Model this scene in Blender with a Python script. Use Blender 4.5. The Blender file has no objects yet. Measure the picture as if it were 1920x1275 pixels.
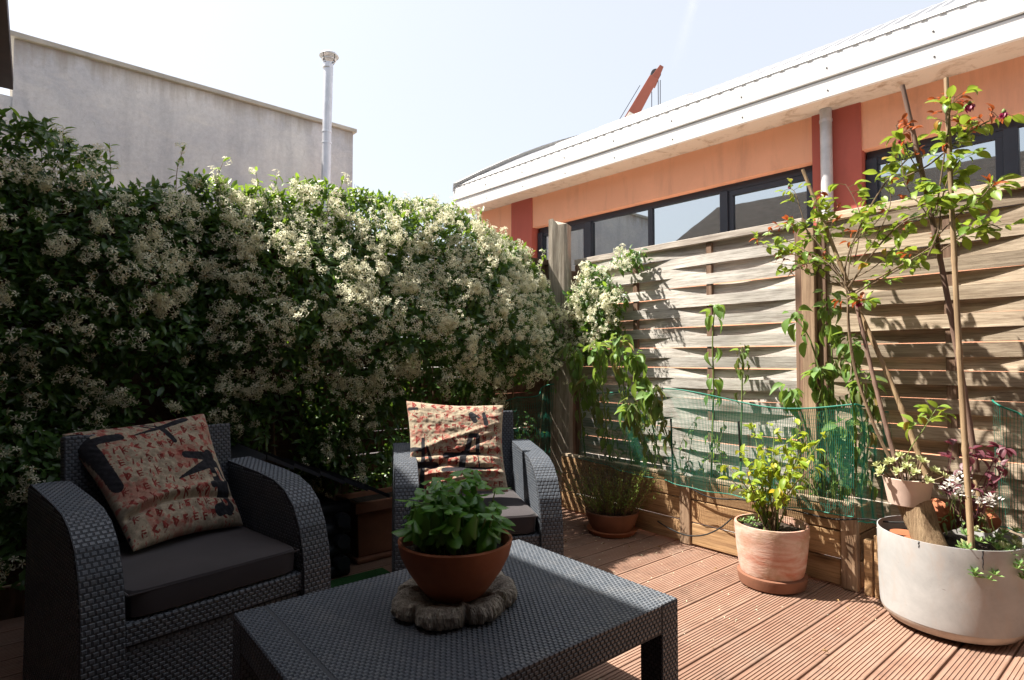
import bpy, math, random
import numpy as np
from mathutils import Vector, Matrix, Euler, noise
random.seed(7); rng = np.random.default_rng(7)
sc = bpy.context.scene; COL = sc.collection
R_ = math.radians; PI = math.pi

# ---------------------------------------------------------------- camera, light, exposure
CAMZ = 1.15
cd = bpy.data.cameras.new('camera'); cam = bpy.data.objects.new('camera', cd); COL.objects.link(cam)
cam.location = (0, 0, CAMZ); cam.rotation_euler = (R_(90 + 1.927), 0, R_(-39.6))
cd.sensor_width = 36; cd.lens = 36 * 1085 / 1920; cd.clip_start = .05; cd.clip_end = 2000
sc.camera = cam
SUN = Vector((.41, -.50, -1.0))
sd = bpy.data.lights.new('sun', 'SUN'); so = bpy.data.objects.new('sun', sd); COL.objects.link(so)
sd.energy = 5.0; sd.angle = R_(.55); sd.color = (1, .93, .82)
so.rotation_euler = SUN.to_track_quat('-Z', 'Y').to_euler(); so.location = (-4, 6, 10)
w = bpy.data.worlds.new('World'); sc.world = w; w.use_nodes = True
nt = w.node_tree; nt.nodes.clear()
sky = nt.nodes.new('ShaderNodeTexSky'); sky.sky_type = 'NISHITA'; sky.sun_disc = False
sky.sun_elevation = math.atan2(1, math.hypot(SUN.x, SUN.y)); sky.sun_rotation = math.atan2(-SUN.x, -SUN.y)
sky.air_density = 1.0; sky.dust_density = 3.5; sky.ozone_density = 1.0
bg = nt.nodes.new('ShaderNodeBackground'); bg.inputs[1].default_value = .083
wo = nt.nodes.new('ShaderNodeOutputWorld')
hz = nt.nodes.new('ShaderNodeMix'); hz.data_type = 'RGBA'; hz.inputs[0].default_value = .55; hz.inputs[7].default_value = (5.5, 5.55, 5.6, 1)   # even milky haze over the whole sky
nt.links.new(sky.outputs[0], hz.inputs[6]); nt.links.new(hz.outputs[2], bg.inputs[0]); nt.links.new(bg.outputs[0], wo.inputs[0])
sc.view_settings.view_transform = 'Standard'; sc.view_settings.look = 'None'
sc.view_settings.exposure = 1.42; sc.view_settings.gamma = 1; sc.view_settings.use_curve_mapping = False

# ---------------------------------------------------------------- pixel rays (used only to work out real positions)
_A = R_(39.6); _p = math.atan(36.5 / 1085)
_F = Vector((math.sin(_A), math.cos(_A), 0)); _Rt = Vector((math.cos(_A), -math.sin(_A), 0))
_Fp = _F * math.cos(_p) + Vector((0, 0, math.sin(_p))); _Up = -_F * math.sin(_p) + Vector((0, 0, math.cos(_p)))
def _ray(u, v): return _Fp * 1085 + _Rt * (u - 960) + _Up * (637.5 - v)
def at_x(u, v, X): r = _ray(u, v); return Vector((0, 0, CAMZ)) + r * (X / r.x)
def at_y(u, v, Y): r = _ray(u, v); return Vector((0, 0, CAMZ)) + r * (Y / r.y)
def at_z(u, v, Z): r = _ray(u, v); return Vector((0, 0, CAMZ)) + r * ((Z - CAMZ) / r.z)

# ---------------------------------------------------------------- materials
MATS = {}
class NB:
    def __init__(s, name):
        s.m = bpy.data.materials.new(name); s.m.use_nodes = True; s.t = s.m.node_tree; s.t.nodes.clear(); MATS[name] = s.m
        s.out = s.n('ShaderNodeOutputMaterial')
    def n(s, ty, **k):
        x = s.t.nodes.new(ty)
        for a, b in k.items(): setattr(x, a, b)
        return x
    def l(s, a, b): s.t.links.new(a, b)
    def coords(s, scale=(1, 1, 1), kind='Object', rnd=0.0):
        tc = s.n('ShaderNodeTexCoord'); mp = s.n('ShaderNodeMapping'); mp.inputs['Scale'].default_value = scale
        s.l(tc.outputs[kind], mp.inputs['Vector'])
        if rnd:
            oi = s.n('ShaderNodeObjectInfo'); mu = s.n('ShaderNodeMath', operation='MULTIPLY'); mu.inputs[1].default_value = rnd
            s.l(oi.outputs['Random'], mu.inputs[0]); cb = s.n('ShaderNodeCombineXYZ')
            for i in range(3): s.l(mu.outputs[0], cb.inputs[i])
            s.l(cb.outputs[0], mp.inputs['Location'])
        return mp.outputs[0]
    def noise(s, vec, scale, detail=4, rough=.55, dist=0):
        x = s.n('ShaderNodeTexNoise'); x.inputs['Scale'].default_value = scale; x.inputs['Detail'].default_value = detail
        x.inputs['Roughness'].default_value = rough; x.inputs['Distortion'].default_value = dist; s.l(vec, x.inputs['Vector']); return x.outputs['Fac']
    def ramp(s, fac, stops):
        r = s.n('ShaderNodeValToRGB'); e = r.color_ramp.elements
        while len(e) < len(stops): e.new(.5)
        for i, (p, c) in enumerate(stops):
            e[i].position = p; e[i].color = (*c, 1) if len(c) == 3 else c
        s.l(fac, r.inputs[0]); return r.outputs[0]
    def mix(s, a, b, fac, blend='MIX'):
        x = s.n('ShaderNodeMix', data_type='RGBA', blend_type=blend)
        for sock, val in ((0, fac), (6, a), (7, b)):
            if hasattr(val, 'links'): s.l(val, x.inputs[sock])
            elif sock == 0: x.inputs[0].default_value = val
            else: x.inputs[sock].default_value = (*val, 1)
        return x.outputs[2]
    def math(s, op, a, b=None, clamp=False):
        x = s.n('ShaderNodeMath', operation=op, use_clamp=clamp)
        for i, v in enumerate((a, b)):
            if v is None: continue
            if hasattr(v, 'links'): s.l(v, x.inputs[i])
            else: x.inputs[i].default_value = v
        return x.outputs[0]
    def val(s, col, lo, hi):         # random brightness per object
        oi = s.n('ShaderNodeObjectInfo'); mr = s.n('ShaderNodeMapRange'); mr.inputs[3].default_value = lo; mr.inputs[4].default_value = hi
        s.l(oi.outputs['Random'], mr.inputs[0]); h = s.n('ShaderNodeHueSaturation'); s.l(mr.outputs[0], h.inputs['Value'])
        if hasattr(col, 'links'): s.l(col, h.inputs['Color'])
        else: h.inputs['Color'].default_value = (*col, 1)
        return h.outputs[0]
    def bsdf(s, col, rough=.6, bump=None, strength=.5, dist=.01, metal=0, spec=.5, trans=None, transw=.4, sheen=0, coat=0):
        p = s.n('ShaderNodeBsdfPrincipled')
        for k, v in (('Base Color', col), ('Roughness', rough), ('Metallic', metal), ('Specular IOR Level', spec), ('Sheen Weight', sheen), ('Coat Weight', coat)):
            if hasattr(v, 'links'): s.l(v, p.inputs[k])
            elif k == 'Base Color': p.inputs[k].default_value = (*v, 1)
            else: p.inputs[k].default_value = v
        if bump is not None:
            b = s.n('ShaderNodeBump'); b.inputs['Strength'].default_value = strength; b.inputs['Distance'].default_value = dist
            s.l(bump, b.inputs['Height']); s.l(b.outputs[0], p.inputs['Normal'])
        o = p.outputs[0]
        if trans is not None:
            t = s.n('ShaderNodeBsdfTranslucent'); m = s.n('ShaderNodeMixShader'); m.inputs[0].default_value = transw
            if hasattr(trans, 'links'): s.l(trans, t.inputs[0])
            else: t.inputs[0].default_value = (*trans, 1)
            s.l(o, m.inputs[1]); s.l(t.outputs[0], m.inputs[2]); o = m.outputs[0]
        s.l(o, s.out.inputs[0]); return s.m

def wood(name, light, dark, axis=1, rough=.75, lo=.75, hi=1.15, knot=(.10, .06, .04), knots=True, coarse=1.0, bump=.35):
    b = NB(name); sc3 = [10 * coarse] * 3; sc3[axis] = .38 * coarse
    v = b.coords(tuple(sc3), rnd=37)
    n1 = b.noise(v, 2.6, 6, .7, .35); n2 = b.noise(v, 10, 6, .75, .15)
    c = b.ramp(n1, [(.28, dark), (.5, tuple((x + y) / 2 for x, y in zip(light, dark))), (.68, light)])
    c = b.mix(c, b.ramp(n2, [(.36, (.42, .38, .35)), (.56, (1, 1, 1))]), .75, 'MULTIPLY')
    v3 = b.coords((1.3, 1.3, 1.3), rnd=11); c = b.mix(c, b.ramp(b.noise(v3, 2.5, 3), [(.3, (.72, .70, .68)), (.65, (1.08, 1.05, 1))]), .8, 'MULTIPLY')
    if knots:
        k3 = [9] * 3; k3[axis] = 2.6; vo = b.n('ShaderNodeTexVoronoi'); vo.inputs['Scale'].default_value = .62
        b.l(b.coords(tuple(k3), rnd=23), vo.inputs['Vector'])
        c = b.mix(c, b.ramp(vo.outputs['Distance'], [(.05, knot), (.13, (.55, .48, .42)), (.2, (1, 1, 1))]), .75, 'MULTIPLY')
    c = b.val(c, lo, hi)
    return b.bsdf(c, rough, b.math('ADD', n1, n2), bump, .004, spec=.25)

def plain(name, col, rough=.6, var=.15, scale=6, bump=.15, bscale=60, bd=.003, metal=0, spec=.4, obj=0, **k):
    b = NB(name); v = b.coords((1, 1, 1), rnd=9)
    c = b.mix(tuple(x * (1 - var) for x in col), tuple(min(1, x * (1 + var)) for x in col), b.ramp(b.noise(v, scale, 5, .6), [(.3, (0, 0, 0)), (.7, (1, 1, 1))]))
    if obj: c = b.val(c, 1 - obj, 1 + obj)
    return b.bsdf(c, rough, b.noise(v, bscale, 3), bump, bd, metal, spec, **k)

def leafmat(name, c1, c2, t, rough=.45, tw=.38, spec=.45, old=None):
    b = NB(name); oi = b.n('ShaderNodeObjectInfo'); v = b.coords((1, 1, 1), 'Generated')
    geo = b.n('ShaderNodeNewGeometry')
    r = b.math('FRACT', b.math('ADD', oi.outputs['Random'], geo.outputs['Random Per Island']))
    stops = [(0, c1), (.7, c2)] if old is None else [(0, c1), (.75, c2), (.93, c2), (.96, old)]
    c = b.ramp(r, stops)
    tt = b.mix(t, tuple(x * .65 for x in t), r)
    return b.bsdf(c, rough, spec=spec, trans=tt, transw=tw)

M_deck = None
def build_mats():
    g = globals()
    b = NB('deck_composite'); v = b.coords((1.2, 14, 1), rnd=31); v2 = b.coords((1, 1, 1), rnd=7)
    c = b.mix((.235, .13, .092), (.295, .19, .142), b.ramp(b.noise(v, 3, 6, .7), [(.3, (0, 0, 0)), (.7, (1, 1, 1))]))
    c = b.mix(c, (.29, .21, .17), b.ramp(b.noise(v2, 3.3, 5, .65), [(.5, (0, 0, 0)), (.75, (.7, .7, .7))]))
    c = b.mix(c, (.13, .08, .06), b.ramp(b.noise(v2, 7, 8, .8), [(.52, (0, 0, 0)), (.72, (.75, .75, .75))]))
    M['deck'] = b.bsdf(b.val(c, .88, 1.08), .72, b.noise(v, 20, 4), .25, .002, spec=.3)
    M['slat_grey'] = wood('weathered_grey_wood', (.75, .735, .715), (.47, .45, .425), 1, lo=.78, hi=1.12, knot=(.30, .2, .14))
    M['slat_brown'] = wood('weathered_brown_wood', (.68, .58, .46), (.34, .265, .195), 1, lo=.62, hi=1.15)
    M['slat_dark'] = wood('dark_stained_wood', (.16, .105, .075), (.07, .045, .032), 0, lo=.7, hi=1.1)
    M['frame_brown'] = wood('brown_frame_wood', (.30, .20, .145), (.16, .10, .075), 2, lo=.9, hi=1.1)
    M['rail_grey'] = wood('grey_rail_wood', (.74, .69, .64), (.46, .41, .37), 1)
    M['rail_tan'] = wood('tan_rail_wood', (.68, .57, .44), (.42, .32, .23), 1)
    M['post'] = wood('old_post_wood', (.52, .48, .42), (.24, .205, .17), 2, bump=.9, coarse=1.3, lo=1, hi=1)
    M['post_tan'] = wood('tan_post_wood', (.46, .33, .23), (.28, .19, .13), 2, lo=.95, hi=1.05)
    M['planter_wood'] = wood('planter_board_wood', (.62, .41, .22), (.34, .21, .12), 1, lo=.62, hi=1.1)
    M['bark'] = wood('grey_bark_wood', (.64, .60, .53), (.16, .14, .12), 2, coarse=2.2, bump=1.2, knots=False, lo=1, hi=1)
    M['stump'] = wood('split_stump_wood', (.52, .38, .24), (.20, .12, .07), 2, coarse=1.6, bump=1, knots=False, lo=1, hi=1)
    M['cane'] = wood('bamboo_cane', (.50, .37, .23), (.31, .22, .14), 2, coarse=.6, knots=False, rough=.5, lo=.9, hi=1.1)
    M['stake'] = wood('brown_garden_stake', (.30, .20, .16), (.17, .11, .09), 2, coarse=.6, knots=False, lo=.9, hi=1.1)
    M['stem_green'] = plain('green_stem', (.16, .22, .06), .6, .2)
    M['stem_brown'] = plain('brown_stem', (.17, .115, .07), .75, .25, bump=.5)
    M['soil'] = plain('potting_soil', (.035, .025, .018), .95, .4, 40, 1, 90, .01)
    b = NB('charcoal_rattan'); geo = b.n('ShaderNodeNewGeometry'); v = b.coords((1, 1, 1))
    c = b.mix((.072, .086, .108), (.105, .118, .140), geo.outputs['Random Per Island']); c = b.mix(c, (.22, .21, .20), b.ramp(b.noise(v, 7, 6, .7), [(.52, (0, 0, 0)), (.75, (.38, .38, .38))]))
    M['rattan'] = b.bsdf(c, .38, b.noise(v, 300, 2), .1, .001)
    M['rattan_gap'] = plain('rattan_shadow_gap', (.045, .050, .060), .7, .1)
    M['cushion'] = plain('charcoal_cushion_cloth', (.038, .032, .036), .9, .08, 8, .3, 900, .001, spec=.2, sheen=.2)
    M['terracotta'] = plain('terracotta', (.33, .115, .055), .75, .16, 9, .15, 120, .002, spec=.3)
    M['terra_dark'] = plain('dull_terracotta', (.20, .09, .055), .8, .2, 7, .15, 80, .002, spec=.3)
    b = NB('limewashed_terracotta'); v = b.coords((1, 1, 1)); vz = b.coords((2, 2, 7))
    c = b.mix((.44, .17, .11), (.60, .44, .37), b.ramp(b.noise(vz, 1.7, 7, .65, .6), [(.36, (0, 0, 0)), (.60, (1, 1, 1))]))
    c = b.mix(c, (.36, .24, .15), b.ramp(b.noise(v, 9, 6, .7), [(.48, (0, 0, 0)), (.68, (.75, .75, .75))]))
    vs = b.coords((34, 34, 120))
    M['terra_white'] = b.bsdf(c, .85, b.noise(vs, 1, 2), .35, .004, spec=.2)
    b = NB('chalky_white_drum_paint'); v = b.coords((1, 1, 1))
    c = b.mix((.33, .335, .34), (.45, .45, .45), b.ramp(b.noise(v, 4, 7, .7, .4), [(.35, (0, 0, 0)), (.65, (1, 1, 1))]))
    c = b.mix(c, (.40, .35, .32), b.ramp(b.noise(b.coords((2, 2, .8)), 4, 7, .75, .5), [(.50, (0, 0, 0)), (.66, (.75, .75, .75))]))
    c = b.mix(c, (.20, .17, .15), b.ramp(b.noise(b.coords((9, 9, 30)), 2.4, 4, .8, 1), [(.665, (0, 0, 0)), (.70, (.8, .8, .8))]))
    M['drum'] = b.bsdf(c, .48, b.noise(v, 25, 4), .06, .003, spec=.4)
    M['drum_base'] = plain('worn_drum_base', (.42, .36, .31), .5, .2, 8)
    M['pinkpot'] = plain('pale_pink_plastic', (.62, .47, .40), .5, .12, 8, .05)
    b = NB('grey_render'); v = b.coords((1, 1, 1)); vs = b.coords((1.1, 1.1, .12)); vf = b.coords((1, 1, 2.2))
    c = b.mix((.43, .445, .49), (.70, .69, .68), b.ramp(b.noise(v, .55, 5, .6, .5), [(.35, (0, 0, 0)), (.65, (1, 1, 1))]))
    c = b.mix(c, (.29, .30, .33), b.ramp(b.noise(vs, 2.2, 6, .6), [(.52, (0, 0, 0)), (.75, (.55, .55, .55))]))
    c = b.mix(c, (.68, .65, .61), b.ramp(b.noise(vf, 2.6, 8, .8, .8), [(.5, (0, 0, 0)), (.75, (.5, .5, .5))]))
    c = b.mix(c, (.25, .25, .26), b.ramp(b.noise(b.coords((1, 1, .6)), 5, 9, .85, 1.5), [(.56, (0, 0, 0)), (.72, (.6, .6, .6))]))
    c = b.mix(c, b.ramp(b.noise(v, 16, 10, .85), [(.35, (.80, .80, .80)), (.65, (1.1, 1.1, 1.1))]), .8, 'MULTIPLY')
    # damp band and streaks below the sloping coping
    sep = b.n('ShaderNodeSeparateXYZ'); tc = b.n('ShaderNodeTexCoord'); b.l(tc.outputs['Object'], sep.inputs[0])
    d = b.math('ADD', b.math('MULTIPLY', b.math('SUBTRACT', 5.2, sep.outputs[2]), 2.6), b.math('MULTIPLY', b.math('SUBTRACT', b.noise(b.coords((2.5, 1, .25)), 1.6, 5, .7), .5), 2.4))
    c = b.mix(c, (.30, .26, .22), b.ramp(d, [(.0, (.75, .75, .75)), (.75, (0, 0, 0))]))
    M['grey_render'] = b.bsdf(c, .9, b.noise(v, 9, 8, .75), .5, .01, spec=.2)
    M['coping'] = plain('coping_stone', (.40, .375, .33), .85, .15, 4)
    for nm, key, col, st in (('salmon_render', 'orange', (.80, .40, .255), (.50, .26, .18)), ('brick_red_render', 'red', (.42, .11, .085), (.30, .085, .07))):
        b = NB(nm); v = b.coords((1, 1, 1)); vs = b.coords((2, 2, .25))
        c = b.mix(col, st, b.ramp(b.noise(vs, 1.6, 7, .7, .4), [(.5, (0, 0, 0)), (.78, (.7, .7, .7))]))
        c = b.mix(c, tuple(min(1, x * 1.15) for x in col), b.ramp(b.noise(v, 1.1, 6, .7), [(.5, (0, 0, 0)), (.7, (.6, .6, .6))]))
        M[key] = b.bsdf(c, .88, b.noise(v, 60, 6), .25, .004, spec=.2)
    b = NB('stained_soffit'); v = b.coords((1, 1, 1))
    c = b.mix((.58, .50, .42), (.28, .19, .12), b.ramp(b.noise(v, 3.5, 8, .75, 1), [(.52, (0, 0, 0)), (.70, (1, 1, 1))]))
    M['soffit'] = b.bsdf(c, .9, b.noise(v, 30, 5), .4, .006)
    M['fascia'] = plain('white_painted_metal', (.66, .65, .64), .45, .03, 5, .02)
    M['roof'] = plain('pale_ribbed_roof_metal', (.50, .50, .51), .5, .05, 2, .02)
    M['clear_sheet'] = plain('grey_rooflight_edge', (.66, .69, .74), .35, .1)
    M['alu'] = plain('dark_window_metal', (.028, .032, .045), .4, .1, 8, .03)
    M['pipe'] = plain('galvanised_pipe', (.55, .56, .60), .42, .10, 7, .05, metal=.55)
    M['pipe_old'] = plain('stained_zinc_pipe', (.50, .50, .52), .5, .2, 5, .05, metal=.3)
    b = NB('window_glass')
    gl = b.n('ShaderNodeBsdfGlossy'); bn = b.n('ShaderNodeBump'); bn.inputs['Strength'].default_value = .05; bn.inputs['Distance'].default_value = .01; b.l(b.noise(b.coords((1, 1, 1)), 1.8, 2), bn.inputs['Height']); b.l(bn.outputs[0], gl.inputs['Normal']); gl.inputs['Roughness'].default_value = .015; gl.inputs['Color'].default_value = (.80, .86, .88, 1)
    df = b.n('ShaderNodeBsdfPrincipled'); df.inputs['Base Color'].default_value = (.04, .05, .055, 1); df.inputs['Roughness'].default_value = .2
    mx = b.n('ShaderNodeMixShader'); mx.inputs[0].default_value = .62; b.l(df.outputs[0], mx.inputs[1]); b.l(gl.outputs[0], mx.inputs[2]); b.l(mx.outputs[0], b.out.inputs[0])
    M['glass'] = b.m
    M['ground'] = plain('pale_concrete_ground', (.46, .43, .39), .9, .15, .8, .3, 20, .01)
    M['grass'] = plain('garden_green', (.13, .20, .04), .9, .3, 3)
    M['house_brick'] = plain('pinkish_house_render', (.13, .09, .075), .9, .2, 3, .4, 20, .01)
    M['house_tiles'] = plain('dull_dark_roof_tiles', (.045, .036, .032), 1.0, .25, 5, .5, 18, .02, spec=.05)
    M['blocker_dark'] = plain('dark_light_blocker', (.035, .032, .032), .8, .2, 6)  # dark coat for the added, unseen light blockers
    M['eave'] = plain('dark_eave_wood', (.035, .022, .02), .6, .2, 8)
    M['crane'] = plain('crane_red_paint', (.25, .075, .05), .5, .12, .5)
    M['crane_white'] = plain('crane_white_patch', (.62, .60, .55), .5)
    M['dark'] = plain('dark_steel', (.04, .04, .045), .5)
    M['black'] = plain('black_plastic', (.014, .014, .016), .5, .15, 12, .1)
    M['hose'] = plain('black_hose', (.018, .018, .018), .8)
    M['kennel'] = plain('dark_kennel_plastic', (.026, .029, .036), .5, .15, 9, .1)
    M['mat'] = plain('green_turf_mat', (.02, .09, .02), .95, .3, 60, .8, 200, .005)
    M['net'] = plain('green_shade_net', (.010, .125, .09), .6, .15, 20, 0, trans=(.03, .28, .19), transw=.3)
    M['netband'] = plain('green_net_hem', (.01, .17, .12), .6, .1)
    M['jas_leaf'] = leafmat('jasmine_leaf', (.026, .070, .020), (.075, .16, .034), (.22, .40, .04), .33, .26, .55)
    M['jas_new'] = leafmat('jasmine_new_leaf', (.05, .13, .02), (.10, .19, .03), (.34, .52, .05), .4, .4)
    M['jas_flower'] = leafmat('jasmine_flower', (.92, .91, .74), (.90, .87, .62), (.98, .97, .76), .6, .5, .2, old=(.62, .44, .20))
    M['basil'] = leafmat('basil_leaf', (.05, .17, .022), (.12, .30, .04), (.22, .50, .05), .34, .32, .5)
    M['tall_leaf'] = leafmat('drooping_leaf', (.08, .18, .04), (.17, .29, .08), (.36, .52, .08), .5, .38, .35)
    M['wilt'] = leafmat('wilted_leaf', (.10, .16, .05), (.19, .23, .09), (.32, .38, .10), .6, .32, .2, old=(.30, .22, .08))
    M['rose_leaf'] = leafmat('rose_leaf', (.09, .20, .03), (.26, .36, .05), (.42, .55, .06), .42, .38, .4, old=(.45, .22, .04))
    M['rose_red'] = leafmat('young_red_leaf', (.24, .045, .022), (.38, .12, .04), (.60, .14, .04), .4, .38, .4)
    M['lime'] = leafmat('lime_shrub_leaf', (.18, .30, .03), (.36, .44, .05), (.55, .62, .06), .45, .4, .35, old=(.60, .40, .03))
    M['purple'] = leafmat('purple_leaf', (.10, .028, .045), (.17, .06, .08), (.30, .05, .08), .45, .3)
    M['rosette'] = leafmat('pale_rosette_leaf', (.42, .47, .20), (.60, .62, .34), (.55, .60, .25), .5, .25)
    M['sedum'] = leafmat('sedum_leaf', (.10, .22, .07), (.22, .34, .11), (.35, .48, .12), .45, .25)
    M['whiteflower'] = leafmat('white_flower', (.80, .79, .76), (.74, .70, .66), (.6, .6, .55), .6, .3)
    M['wine'] = leafmat('wine_petal', (.20, .01, .05), (.30, .02, .09), (.45, .02, .12), .5, .3)
    M['thyme'] = leafmat('thyme_twig', (.045, .06, .028), (.10, .085, .065), (.12, .13, .05), .7, .2)
    M['thyme_green'] = leafmat('green_thyme_sprig', (.10, .17, .02), (.15, .23, .03), (.25, .34, .04), .6, .3)
    M['drycurl'] = leafmat('dry_leaf', (.22, .12, .05), (.36, .24, .12), (.3, .2, .1), .8, .2)
    b = NB('printed_cushion_cloth'); at = b.n('ShaderNodeAttribute'); at.attribute_name = 'print'
    v = b.coords((1, 1, 1)); c = b.mix(at.outputs['Color'], b.ramp(b.noise(v, 160, 3, .7), [(.3, (.72, .70, .68)), (.7, (1, 1, 1))]), 1, 'MULTIPLY')
    M['print'] = b.bsdf(c, .9, b.noise(v, 500, 2), .3, .0012, spec=.15, sheen=.1)
    b = NB('faint_contrail'); tr = b.n('ShaderNodeBsdfTransparent'); d2 = b.n('ShaderNodeBsdfTranslucent'); mx = b.n('ShaderNodeMixShader')
    d2.inputs[0].default_value = (.95, .95, .95, 1)
    tc = b.n('ShaderNodeTexCoord'); sep = b.n('ShaderNodeSeparateXYZ'); b.l(tc.outputs['UV'], sep.inputs[0])
    e = b.math('SUBTRACT', 1.0, b.math('ABSOLUTE', b.math('MULTIPLY', b.math('SUBTRACT', sep.outputs[0], .5), 2.0)))
    e = b.math('MULTIPLY', e, b.math('MULTIPLY', b.noise(b.coords((1, 1, 1)), .05, 4), .5)); e = b.math('MULTIPLY', e, sep.outputs[1]); b.l(e, mx.inputs[0])
    b.l(tr.outputs[0], mx.inputs[1]); b.l(d2.outputs[0], mx.inputs[2]); b.l(mx.outputs[0], b.out.inputs[0]); M['contrail'] = b.m
M = {}
build_mats()

# ---------------------------------------------------------------- object helpers
ROOTM = {}
def tag(o, label=None, cat=None, group=None, kind=None):
    if label: o['label'] = label
    if cat: o['category'] = cat
    if group: o['group'] = group
    if kind: o['kind'] = kind
    return o
def link(o, parent=None):
    COL.objects.link(o)
    if parent is not None:
        o.parent = parent; o.matrix_parent_inverse = ROOTM.get(parent.name, Matrix()).inverted()
    return o
def thing(name, label, cat, loc=(0, 0, 0), rz=0, group=None):
    o = bpy.data.objects.new(name, None); COL.objects.link(o); o.empty_display_size = .1
    o.location = loc; o.rotation_euler = (0, 0, rz)
    ROOTM[o.name] = Matrix.Translation(Vector(loc)) @ Matrix.Rotation(rz, 4, 'Z')
    return tag(o, label, cat, group)
def put(name, mesh, M4, parent=None):
    o = bpy.data.objects.new(name, mesh); link(o, parent); o.matrix_basis = M4
    ROOTM[o.name] = M4; return o

class MB:
    def __init__(s): s.v = []; s.f = []; s.uv = None
    def add(s, vs, fs):
        k = len(s.v); s.v += [tuple(p) for p in vs]; s.f += [tuple(i + k for i in f) for f in fs]; return s
    def box(s, lo, hi, M4=None):
        (a, b, c), (d, e, g) = lo, hi
        vs = [Vector(p) for p in ((a, b, c), (d, b, c), (d, e, c), (a, e, c), (a, b, g), (d, b, g), (d, e, g), (a, e, g))]
        if M4 is not None: vs = [M4 @ p for p in vs]
        return s.add(vs, [(0, 3, 2, 1), (4, 5, 6, 7), (0, 1, 5, 4), (1, 2, 6, 5), (2, 3, 7, 6), (3, 0, 4, 7)])
    def tube(s, pts, rad, n=8, cap=True):
        pts = [Vector(p) for p in pts]; m = len(pts)
        rad = rad if hasattr(rad, '__len__') else [rad] * m
        vs = []; ref = Vector((.31, .27, .91)).normalized()
        for i, p in enumerate(pts):
            t = (pts[min(i + 1, m - 1)] - pts[max(i - 1, 0)]).normalized()
            a = t.cross(ref)
            if a.length < .2: a = t.cross(Vector((1, 0, 0)))
            a.normalize(); b = t.cross(a)
            for k in range(n):
                an = 2 * PI * k / n; vs.append(p + (a * math.cos(an) + b * math.sin(an)) * rad[i])
        fs = [(i * n + k, i * n + (k + 1) % n, (i + 1) * n + (k + 1) % n, (i + 1) * n + k) for i in range(m - 1) for k in range(n)]
        if cap: fs += [tuple(range(n))[::-1], tuple((m - 1) * n + k for k in range(n))]
        return s.add(vs, fs)
    def lathe(s, prof, c=(0, 0, 0), n=48, wob=0, close=True):
        vs = []; c = Vector(c)
        for (r, z) in prof:
            for k in range(n):
                a = 2 * PI * k / n; rr = r * (1 + wob * noise.noise(Vector((math.cos(a) * 1.5, math.sin(a) * 1.5, z * 6))))
                vs.append(c + Vector((rr * math.cos(a), rr * math.sin(a), z)))
        m = len(prof)
        fs = [(i * n + k, i * n + (k + 1) % n, (i + 1) * n + (k + 1) % n, (i + 1) * n + k) for i in range(m - 1) for k in range(n)]
        if close: fs += [tuple(range(n))[::-1], tuple((m - 1) * n + k for k in range(n))]
        return s.add(vs, fs)
    def grid(s, fn, nu, nv):
        k = len(s.v)
        for i in range(nu + 1):
            for j in range(nv + 1): s.v.append(tuple(fn(i / nu, j / nv)))
        s.f += [(k + i * (nv + 1) + j, k + (i + 1) * (nv + 1) + j, k + (i + 1) * (nv + 1) + j + 1, k + i * (nv + 1) + j + 1) for i in range(nu) for j in range(nv)]
        return s
    def mesh(s, name, mat, smooth=False):
        me = bpy.data.meshes.new(name); me.from_pydata(s.v, [], s.f); me.materials.append(M[mat])
        if smooth: me.shade_smooth()
        me.update(); return me
    def obj(s, name, mat, parent=None, smooth=False, bevel=0, seg=2, auto=False):
        me = s.mesh(name, mat, smooth); o = bpy.data.objects.new(name, me); link(o, parent)
        if bevel:
            b = o.modifiers.new('bevel', 'BEVEL'); b.width = bevel; b.segments = seg; b.limit_method = 'ANGLE'; b.angle_limit = R_(35)
            b.harden_normals = False
        if auto:
            me.shade_smooth(); me.set_sharp_from_angle(angle=R_(38))
        return o

def np_mesh(name, V, F, mat, smooth=False):
    me = bpy.data.meshes.new(name); n = len(F); k = F.shape[1]
    me.vertices.add(len(V)); me.vertices.foreach_set('co', np.ascontiguousarray(V, dtype=np.float32).ravel())
    me.loops.add(n * k); me.loops.foreach_set('vertex_index', np.ascontiguousarray(F, dtype=np.int32).ravel())
    me.polygons.add(n); me.polygons.foreach_set('loop_start', np.arange(0, n * k, k, dtype=np.int32))
    me.update(calc_edges=True); me.materials.append(M[mat])
    if smooth: me.shade_smooth()
    return me
def scatter(tmpl, Ms):
    """merge copies of template (V,F quads) at 4x4 matrices"""
    V, F = tmpl; V = np.asarray(V); F = np.asarray(F); Ms = np.asarray([np.array(m) for m in Ms])
    Vh = np.c_[V, np.ones(len(V))]; W = np.einsum('nij,vj->nvi', Ms, Vh)[:, :, :3].reshape(-1, 3)
    Fs = (F[None] + (np.arange(len(Ms)) * len(V))[:, None, None]).reshape(-1, F.shape[1]); return W, Fs

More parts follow.
